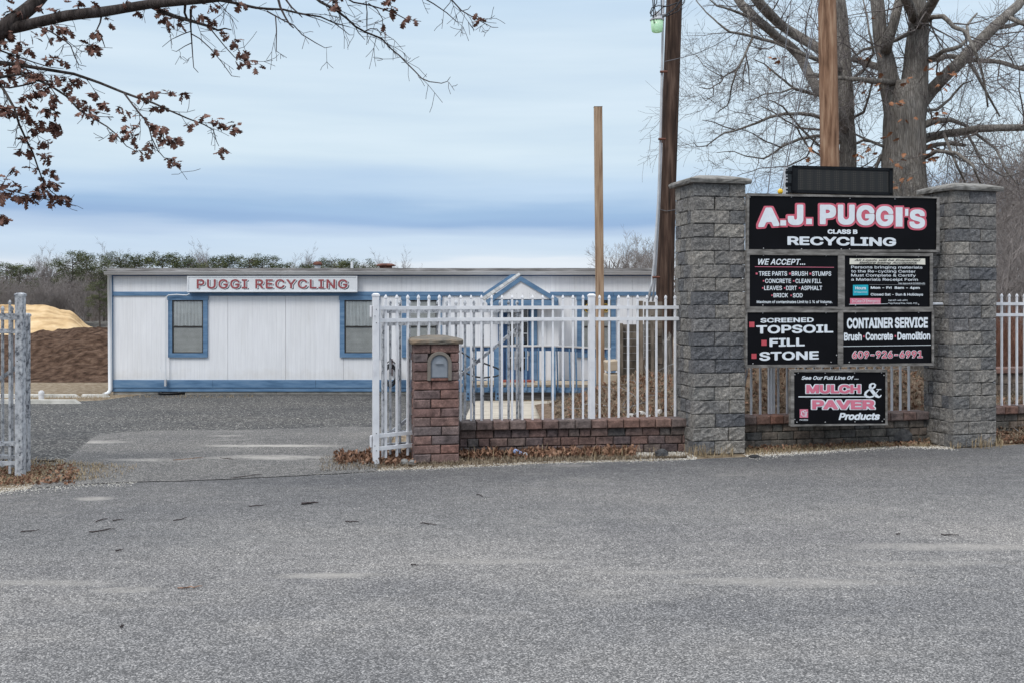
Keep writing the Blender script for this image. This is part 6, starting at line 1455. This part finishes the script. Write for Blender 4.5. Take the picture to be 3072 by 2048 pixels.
# near oak whose branches reach in at the top left
random.seed(31); ND = 8.0
no = thing('oak_tree', (-6.6, 8.4, 0), 'oak with dry brown leaves whose dark branches hang in at the top left', 'tree')
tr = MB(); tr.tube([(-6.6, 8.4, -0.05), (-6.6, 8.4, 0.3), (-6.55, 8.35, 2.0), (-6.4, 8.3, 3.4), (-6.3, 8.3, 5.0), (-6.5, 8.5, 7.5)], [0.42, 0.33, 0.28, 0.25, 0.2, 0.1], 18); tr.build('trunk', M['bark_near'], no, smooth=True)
NL = [[(-820, 560, 60), (-500, 420, 56), (-200, 260, 52), (-60, 150, 50), (0, 98, 46), (30, 70, 44), (70, 38, 42), (110, 5, 40), (170, -60, 36), (300, -180, 24)],
      [(-30, 120, 40), (20, 88, 36), (60, 80, 34), (120, 66, 32), (200, 50, 32), (300, 38, 31), (370, 24, 29), (450, 12, 28), (540, 6, 24), (640, -2, 20), (740, -12, 16), (900, -40, 10)],
      [(455, 18, 16), (490, 36, 14), (530, 52, 12), (580, 66, 10), (620, 78, 8), (655, 92, 6), (675, 86, 4), (695, 90, 3)], [(555, 10, 8), (553, 40, 7), (560, 56, 7)],
      [(572, 30, 8), (572, 80, 5), (576, 120, 4), (580, 170, 3), (583, 205, 2.4), (597, 220, 2)], [(576, 104, 4), (600, 118, 3.5), (630, 145, 3), (665, 185, 2.6), (697, 228, 2.2), (722, 231, 1.5)],
      [(625, 80, 4), (650, 110, 3.5), (675, 140, 3), (705, 172, 2.6), (740, 188, 2), (760, 195, 2)], [(575, 95, 3), (545, 105, 3), (515, 118, 2), (487, 141, 1.6)], [(578, 130, 3), (555, 140, 2.4), (530, 155, 2), (515, 150, 1.4)],
      [(640, -2, 10), (700, 8, 9), (768, 22, 8), (800, 25, 7), (850, 28, 6.5), (900, 40, 6), (960, 50, 5), (1000, 68, 4), (1050, 82, 2)], [(990, 60, 3), (1030, 90, 2.6), (1048, 106, 2), (1060, 106, 1.6)],
      [(800, 32, 5), (850, 60, 4), (880, 75, 4), (905, 105, 3.5), (945, 130, 3), (975, 146, 2.2), (996, 142, 1.6)], [(826, 45, 4), (830, 90, 3.4), (830, 130, 3), (830, 155, 2.4), (838, 160, 1.5)],
      [(829, -20, 9), (840, 20, 8), (855, 50, 6), (868, 72, 5), (880, 84, 4)], [(850, -10, 6), (875, 22, 5), (893, 38, 4), (906, 52, 2.6)], [(898, 38, 4), (925, 48, 3), (960, 60, 2.4), (998, 76, 1.8)],
      [(920, -30, 10), (960, 5, 9), (1010, 32, 8), (1040, 55, 7), (1065, 80, 6.4), (1095, 98, 6), (1145, 118, 5.4), (1170, 145, 5), (1200, 168, 4.6), (1235, 205, 4), (1265, 235, 3.4), (1290, 247, 3), (1325, 252, 2.4), (1342, 246, 2), (1351, 233, 1.4)],
      [(1095, 95, 4), (1110, 88, 3.4), (1130, 89, 3), (1145, 108, 2)], [(1060, 70, 3.6), (1075, 100, 3), (1094, 121, 2)], [(1015, -20, 5), (1060, 8, 5), (1110, 18, 4.6), (1150, 30, 4), (1185, 42, 3.6), (1215, 58, 3), (1262, 64, 1.8)],
      [(1098, 5, 3.6), (1101, 40, 3), (1100, 95, 2)], [(1105, 12, 3.4), (1130, 30, 3), (1147, 60, 2.6), (1145, 92, 2)], [(1240, -25, 4), (1300, 10, 3.6), (1340, 38, 3), (1370, 65, 2.4), (1388, 67, 1.5)],
      [(1320, -40, 5), (1355, 0, 4.4), (1385, 32, 4), (1420, 52, 3.4), (1450, 68, 2.8), (1475, 82, 2.2), (1494, 83, 1.4)], [(1330, 30, 2.4), (1350, 8, 2.2), (1356, -20, 2)], [(1386, 33, 2.4), (1405, 28, 2), (1413, 18, 1.4)],
      [(-500, 260, 22), (-200, 200, 18), (0, 190, 14), (60, 198, 12), (130, 210, 10), (220, 225, 9), (300, 252, 8), (365, 277, 7.5), (410, 293, 7), (460, 310, 6), (510, 334, 5), (560, 356, 4.4), (610, 375, 3.6), (638, 392, 2.8), (648, 425, 2.2), (656, 440, 1.8)],
      [(372, 280, 6), (400, 318, 5), (435, 358, 4.4), (448, 385, 4), (455, 415, 3.4), (472, 450, 2.8), (492, 474, 2.4), (515, 478, 1.8)], [(460, 420, 2.4), (445, 425, 2), (437, 432, 1.5)],
      [(445, 290, 3), (480, 280, 2.6), (510, 285, 2.2), (530, 280, 1.8)], [(-400, 320, 16), (-100, 250, 12), (0, 235, 9), (60, 225, 8), (110, 240, 8), (150, 258, 7), (200, 290, 6.4), (240, 332, 5.6), (280, 356, 5), (320, 380, 4), (350, 405, 3.4), (380, 440, 2.6), (415, 458, 1.8)],
      [(-300, 300, 16), (-80, 260, 12), (0, 252, 9), (22, 285, 8), (45, 325, 7), (60, 375, 6.4), (80, 420, 5.6), (100, 460, 5), (115, 505, 4.4), (130, 545, 3.6), (155, 575, 2.8), (180, 592, 2)],
      [(0, 262, 6), (30, 266, 5), (70, 258, 5), (110, 248, 5)], [(-200, 560, 7), (-60, 560, 5), (0, 566, 4), (60, 580, 3.4), (110, 590, 3), (160, 600, 2.4), (205, 606, 1.8)], [(-40, 600, 3), (5, 560, 2.6), (22, 530, 2.4), (38, 508, 1.8)],
      [(-100, 650, 3), (-20, 648, 2.4), (10, 645, 2), (25, 655, 1.6)], [(105, 78, 6), (150, 98, 5), (190, 122, 4), (212, 140, 3.4), (224, 175, 2.8), (236, 198, 2.2), (258, 203, 1.6)], [(305, 45, 6), (300, 70, 5), (290, 92, 4.6), (305, 115, 4), (315, 145, 2.4)],
      [(200, 125, 2.6), (240, 155, 2), (270, 163, 1.6)], [(-60, 140, 8), (0, 152, 6), (50, 172, 5), (100, 190, 4), (150, 205, 3), (190, 210, 2)], [(-50, 300, 6), (10, 330, 5), (50, 345, 3), (100, 350, 2)], [(40, 200, 4), (90, 215, 3.4), (140, 245, 3), (170, 290, 2.4), (172, 320, 1.8)],
      [(240, 330, 3), (270, 350, 2.6), (300, 350, 2.2), (340, 352, 1.8)], [(320, 385, 2.6), (335, 410, 2), (350, 433, 1.6)], [(70, 380, 2.4), (40, 395, 2), (25, 393, 1.5)], [(95, 435, 2.4), (60, 430, 2), (50, 445, 1.6), (22, 445, 1.2)]]
allp = []
for k, l_ in enumerate(NL):
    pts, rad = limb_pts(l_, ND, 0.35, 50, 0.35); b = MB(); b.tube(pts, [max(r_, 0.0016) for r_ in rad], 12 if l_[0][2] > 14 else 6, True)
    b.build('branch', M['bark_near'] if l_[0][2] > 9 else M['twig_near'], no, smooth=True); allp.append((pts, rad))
tb = MB()
for k, (pts, rad) in enumerate(allp):
    for i in range(1, len(pts)):
        if rad[i] > 0.035: dens_ = 1.4
        else: dens_ = 5.5
        seg = pts[i] - pts[i - 1]; m = seg.length * dens_; kk = int(m) + (random.random() < m - int(m))
        for _ in range(kk):
            p = pts[i - 1].lerp(pts[i], random.random()); d = (seg.normalized() * random.uniform(0.3, 1) + Vector((random.gauss(0, .6), random.gauss(0, .3), random.gauss(-0.25, .5)))).normalized()
            grow(tb, p, d, random.uniform(0.08, 0.32), min(0.004, rad[i] * 0.5), 1, -0.1, 3, 2)
c = tb.build('twigs', M['twig_near'], no); c['kind'] = 'stuff'
clusters = [(430, 300, 7), (465, 288, 6), (515, 283, 3), (556, 294, 5), (480, 328, 5), (580, 380, 7), (618, 356, 4), (655, 372, 6), (672, 380, 5), (708, 386, 7), (675, 456, 8), (455, 385, 4), (435, 362, 3), (490, 388, 6), (495, 410, 6), (510, 428, 7), (540, 424, 5), (445, 440, 4), (525, 486, 6), (530, 496, 5),
            (283, 285, 6), (315, 322, 6), (360, 330, 5), (375, 345, 4), (290, 355, 6), (262, 350, 4), (385, 388, 4), (402, 412, 6), (405, 425, 4), (362, 408, 5), (420, 462, 4), (250, 248, 5), (235, 302, 4), (262, 320, 6), (205, 245, 6), (215, 270, 6),
            (100, 115, 4), (65, 140, 6), (90, 155, 5), (15, 130, 8), (5, 145, 6), (40, 110, 6), (148, 112, 4), (183, 120, 4), (205, 92, 7), (290, 108, 8), (285, 145, 7), (270, 150, 4), (298, 155, 4), (155, 85, 3), (40, 172, 5), (25, 205, 6), (60, 190, 7), (68, 215, 7), (145, 175, 4), (165, 185, 5), (190, 190, 4),
            (110, 228, 5), (130, 240, 6), (165, 235, 5), (150, 255, 5), (90, 240, 4), (155, 290, 6), (165, 310, 6), (120, 260, 6), (125, 285, 7), (95, 290, 6), (80, 300, 6), (70, 325, 7), (85, 350, 6), (95, 365, 6), (140, 340, 7), (160, 350, 6), (155, 375, 8), (180, 385, 7), (165, 395, 6), (125, 375, 5), (100, 390, 5), (25, 335, 8), (30, 345, 6), (0, 350, 5), (0, 320, 4), (20, 230, 5), (5, 210, 4), (10, 250, 4),
            (75, 422, 5), (138, 432, 7), (78, 465, 5), (95, 458, 3), (148, 475, 8), (112, 515, 5), (55, 520, 5), (162, 525, 5), (138, 548, 5), (170, 560, 8), (120, 570, 5), (35, 552, 5), (118, 588, 6), (145, 585, 4), (190, 598, 8), (165, 602, 6), (200, 603, 5), (10, 580, 6), (50, 592, 6), (75, 605, 4), (93, 600, 5), (20, 658, 8), (5, 600, 3), (75, 575, 3),
            (490, 40, 4), (505, 55, 4), (510, 75, 4), (545, 70, 4), (600, 45, 3), (625, 62, 4), (640, 72, 4), (640, 28, 4), (728, 15, 5), (688, 112, 5), (707, 138, 6), (650, 160, 5), (733, 165, 5), (715, 185, 5), (750, 198, 4), (768, 205, 3), (242, 20, 6), (180, 42, 5), (130, 30, 4), (75, 50, 5), (30, 48, 5), (20, 20, 4), (420, 45, 2), (333, 78, 2), (378, 15, 3), (280, 20, 3),
            (1008, 20, 9), (1010, -5, 5), (1178, 35, 9), (1172, 0, 4), (1230, 58, 2), (1214, 60, 1), (1250, 72, 1), (1435, 55, 3), (1442, 65, 2), (1160, 82, 1), (1155, 103, 1)]
lm = []
for k in range(5):
    b = MB(); v_, f_ = leaf_shape((k - 2) * 0.8, random.uniform(0.062, 0.082)); b.add(v_, f_); me = b.mesh('leaf', Vector((0, 0, 0))); me.materials.append(M['oakleaf']); lm.append(me)
leaves = []
for (px, py, n) in clusters:
    dd = ND + 0.35 * 2 * noise.noise(Vector((px * 0.004, py * 0.004, 50 * 3.1))) - 0.02
    c0 = P(px - 4, py - 6, dd)
    for _ in range(int(n * 1.15) + 1):
        leaves.append((c0 + Vector((random.gauss(0, .0125), random.gauss(0, .03), random.gauss(0.008, .011))), (random.uniform(math.pi * 0.9, math.pi * 1.9), random.uniform(-0.7, 0.7), random.uniform(0, 6.28)), random.uniform(0.75, 1.15)))
random.shuffle(leaves)
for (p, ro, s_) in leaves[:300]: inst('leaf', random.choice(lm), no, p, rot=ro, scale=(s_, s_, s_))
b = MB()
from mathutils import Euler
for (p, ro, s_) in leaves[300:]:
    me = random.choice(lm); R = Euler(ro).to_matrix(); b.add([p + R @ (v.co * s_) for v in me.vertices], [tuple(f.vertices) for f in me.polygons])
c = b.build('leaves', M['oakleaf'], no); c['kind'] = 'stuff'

# ------------------------------------------------------------------ far trees
def bare_variant(seed, h):
    random.seed(seed); tr = MB(); tw_ = MB(); n = 9; p = Vector((0, 0, 0)); d = Vector((random.uniform(-.05, .05), 0, 1)); pts = [p]; rr = [h * 0.014]
    for i in range(n):
        d = (d + Vector((random.gauss(0, .06), random.gauss(0, .06), .1))).normalized(); pts.append(pts[-1] + d * h * 0.85 / n); rr.append(h * 0.014 * (1 - .75 * (i + 1) / n))
    tr.tube(pts, rr, 6)
    for _ in range(26):
        i = random.randint(3, n - 1); q = pts[i].lerp(pts[i + 1], random.random()); a = random.uniform(0, 6.28)
        grow2(tw_, q, Vector((math.cos(a), math.sin(a), random.uniform(0.9, 1.9))), h * random.uniform(0.18, 0.34), rr[i] * 0.5, 3)
    return tr, tw_
def grow2(mb, p, d, l_, r, lev):
    d = d.normalized(); pts = [p]; n = 3
    for i in range(n):
        d = (d + Vector((random.gauss(0, .18), random.gauss(0, .18), random.gauss(0.06, .12)))).normalized(); pts.append(pts[-1] + d * l_ / n)
    mb.tube(pts, [max(r, 0.010), max(r * .8, 0.009), max(r * .6, 0.008), max(r * .3, 0.007)], 3, False)
    if lev > 0:
        for _ in range(4 if lev > 1 else 5):
            q = pts[random.randint(1, n)]; grow2(mb, q, d + Vector((random.gauss(0, .6), random.gauss(0, .6), random.gauss(0.2, .4))), l_ * random.uniform(.4, .7), r * .5, lev - 1)
def pine_variant(seed, h, full=0.5):
    random.seed(seed); tr = MB(); cr = MB()
    lean = random.uniform(-.04, .04)
    tr.tube([(0, 0, 0), (lean * h * .3, 0, h * .4), (lean * h * .5, 0, h * 0.7), (lean * h, 0, h * 0.96)], [h * .016, h * .013, h * .009, h * .003], 7)
    for k in range(46):
        z = h * (1 - full * random.random() ** 0.8); w = (1 - (z / h - (1 - full)) / full); rad = h * (0.07 + 0.17 * math.sin(min(1, w + .15) * 2.3)) * random.uniform(0.4, 1.05); a = random.uniform(0, 6.28)
        c = Vector((lean * z + rad * math.cos(a), rad * math.sin(a), z + random.uniform(-.03, .05) * h))
        tr.tube([(lean * z, 0, z - h * .03), tuple(c)], [h * .004, h * .0015], 3, False)
        cs = h * random.uniform(0.03, 0.065)
        for _ in range(120):
            dv = Vector((random.gauss(0, 1), random.gauss(0, 1), random.gauss(0, .55))); q = c + dv * cs * 0.62; s_ = cs * random.uniform(.08, .2); R = randrot()
            cr.add([q + R @ Vector(v) * s_ for v in ((-1, 0, 0), (0.3, -.5, 0.2), (1, 0.4, 0), (-.2, .6, .4))], [(0, 1, 2), (0, 2, 3)])
    return tr, cr
def far_tree(name, label, var, x, y, s, rot, mats, group):
    z = gz(x, y) - 0.1
    r = thing(name, (x, y, z), label, 'tree', group); r.rotation_euler = (0, 0, rot); r.scale = (s, s, s)
    for k, (nm, me) in enumerate(zip(('trunk', 'crown'), var)):
        o = bpy.data.objects.new(nm, me); C.objects.link(o); o.parent = r
    return r
def meshes(pair, m1, m2):
    out = []
    for p, m, nm in zip(pair, (m1, m2), ('trunk', 'crown')):
        me = p.mesh(nm, Vector((0, 0, 0))); me.materials.append(m); out.append(me)
    return out
BV = [meshes(bare_variant(100 + k, 10), M['far_twig'], M['far_twig']) for k in range(5)]
PV = [meshes(pine_variant(200 + k, 10, f_), M['pinebark'], M['needle']) for k, f_ in enumerate((0.35, 0.5, 0.6, 0.42))]
random.seed(77)
def place_at(px, ytop, D, var, kind, label, group):
    x = SX(px, D); z0 = gz(x, D) - 0.1; h = (SZ(ytop, D) - z0) * (1.0 if kind == 'p' else 0.86)
    r = far_tree('pine_tree' if kind == 'p' else 'bare_tree', label, var, x, D, h / 10, random.uniform(0, 6.28), None, group)
    if kind == 'p' and px > 320: r.scale = (h / 10 * 1.12, h / 10 * 1.12, h / 10)
    return r
LP = {-110: 'just outside the left edge', -40: 'cut by the left photo edge', 160: 'left of its close twin', 190: 'right of its close twin'}
ORD2 = 'first first second third fourth fifth sixth seventh eighth ninth tenth eleventh twelfth thirteenth fourteenth fifteenth sixteenth seventeenth eighteenth nineteenth twentieth'.split(); seen_p = []
GP, GB = 'pines along the far wood', 'bare trees along the far wood'
for k, (px, yt, D, v) in enumerate(sorted(((20, 798, 128, 1), (62, 803, 130, 1), (218, 770, 118, 0), (266, 776, 122, 0), (310, 818, 95, 1), (300, 855, 78, 2), (365, 770, 126, 2), (410, 774, 128, 1), (492, 770, 130, 2), (520, 772, 132, 1), (562, 785, 130, 2), (680, 775, 128, 1), (650, 784, 126, 2),
                                    (745, 776, 128, 2), (790, 778, 130, 1), (860, 800, 130, 1), (1008, 786, 128, 1), (1040, 790, 132, 2), (1085, 792, 130, 2), (955, 797, 130, 1), (-110, 800, 130, 1)))):
    names = {218: 'tall slender pine with a tufted crown rising left of the office', 266: 'pine with a small windswept crown right of the tall tufted one', 300: 'nearest green pine touching the office corner', 310: 'green pine behind the office corner, upper of the two',
             20: 'dark green pine at the left photo edge', 62: 'yellow green pine right of the leftmost one'}
    if px > 320 and px not in names: seen_p.append(px)
    D = D - 26 if D > 100 else D
    place_at(px, yt - 9, D, PV[v], 'p', names.get(px, f'{ORD2[len(seen_p)]} dark pine top from the left above the office roof' if px > 320 else f'dark green pine {LP.get(px)} among the grey trees'), GP)
for k in range(30):
    px = -60 + k * 13.5 + random.uniform(-5, 5); yt = random.uniform(815, 868); D = random.uniform(84, 100)
    place_at(px, yt, D, BV[k % 5], 'b', 'grey bare tree in the dense far wood left of the office', GB)
ORD = 'first second third fourth fifth sixth seventh eighth ninth tenth eleventh twelfth thirteenth fourteenth fifteenth sixteenth seventeenth eighteenth nineteenth twentieth twenty-first twenty-second twenty-third'.split()
CR = ((100, 772, 125), (125, 768, 128), (150, 775, 126), (80, 790, 124), (320, 762, 130), (345, 768, 132), (375, 758, 130), (395, 762, 134), (600, 770, 130), (625, 758, 132), (645, 766, 130), (590, 775, 128), (900, 772, 130), (925, 775, 128), (975, 778, 130), (1120, 782, 130), (1150, 786, 128), (1195, 782, 126), (820, 785, 130), (560, 768, 134), (240, 775, 134), (180, 775, 130))
for px, yt, D in CR:
    place_at(px, yt + 8, D, BV[random.randrange(5)], 'b', f'{ORD[[c[0] for c in sorted(CR)].index(px)]} from the left of the pale bare crowns above the far pines', 'bare crowns above the far pines')
for k, (px, yt, D) in enumerate(((1845, 760, 60), (1870, 745, 58), (1900, 735, 56), (1930, 735, 58), (1955, 740, 60), (1990, 730, 58))):
    place_at(px, yt, D, BV[random.randrange(5)], 'b', f'{ORD[k]} bare tree from the left over the right end of the office roof', 'bare trees over the right end of the office')
for px, yt, D in ((3030, 430, 34), (3075, 470, 32), (3110, 400, 36), (3000, 520, 40), (3050, 540, 42), (2960, 470, 44), (3150, 350, 38), (2860, 500, 50), (2800, 540, 52), (2900, 520, 46), (3095, 560, 28), (3040, 600, 26)):
    place_at(px, yt, D, BV[random.randrange(5)], 'b', 'pale bare tree beyond the right grey column', 'bare trees beyond the right column')
# dense undergrowth that reads as one mass
def mass(name, mat, n, x0, x1, D0, D1, ytop, seed, r0=0.03):
    random.seed(seed); b = MB()
    for _ in range(n):
        D = random.uniform(D0, D1); px = random.uniform(x0, x1); x = SX(px, D); z0 = gz(x, D) - 0.1; h = (SZ(ytop + random.uniform(-12, 40), D) - z0) * random.uniform(0.55, 1)
        w = h * random.uniform(-.18, .18); r_ = r0 * random.uniform(.5, 1.4) * D / 110
        p = Vector((x, D, z0)); m = p + Vector((w * .4, 0, h * .55)); t = p + Vector((w, random.uniform(-.5, .5), h))
        b.tube([p, m, t], [r_, r_ * .8, r_ * .3], 3, False)
        for _k in range(3):
            q = p.lerp(t, random.uniform(.35, .95)); e = q + Vector((random.uniform(-1, 1) * h * .12, 0, h * random.uniform(.05, .18))); b.tube([q, e], [r_ * .5, r_ * .2], 3, False)
    return tag(b.build(name, mat, origin=(0, 0, 0)), kind='stuff')
mass('far_woods', M['far_twig'], 5200, -160, 1250, 108, 150, 815, 301, 0.035)
mass('far_woods', M['far_wood'], 2600, -160, 1250, 135, 165, 812, 302, 0.12)
mass('right_thicket', M['far_twig'], 2600, 2560, 3300, 27, 50, 730, 303, 0.05)
mass('right_thicket', M['redbrush'], 1800, 2800, 3300, 21, 30, 900, 304, 0.05)
mass('right_woods', M['far_wood'], 900, 1780, 3500, 60, 90, 790, 305, 0.2)
# low block terrace at the right edge behind the fence
low_wall((7.6, 16.2), (11.5, 16.9), 'low brown block terrace behind the white fence at the right edge', M['dimblock'], M['capblock'], 14, bl=0.26, seed=12, h=0.62, name='terrace_wall')
print('objects', len(bpy.data.objects), 'tris', sum(sum(len(p.vertices) - 2 for p in o.data.polygons) for o in bpy.data.objects if o.type == 'MESH'))
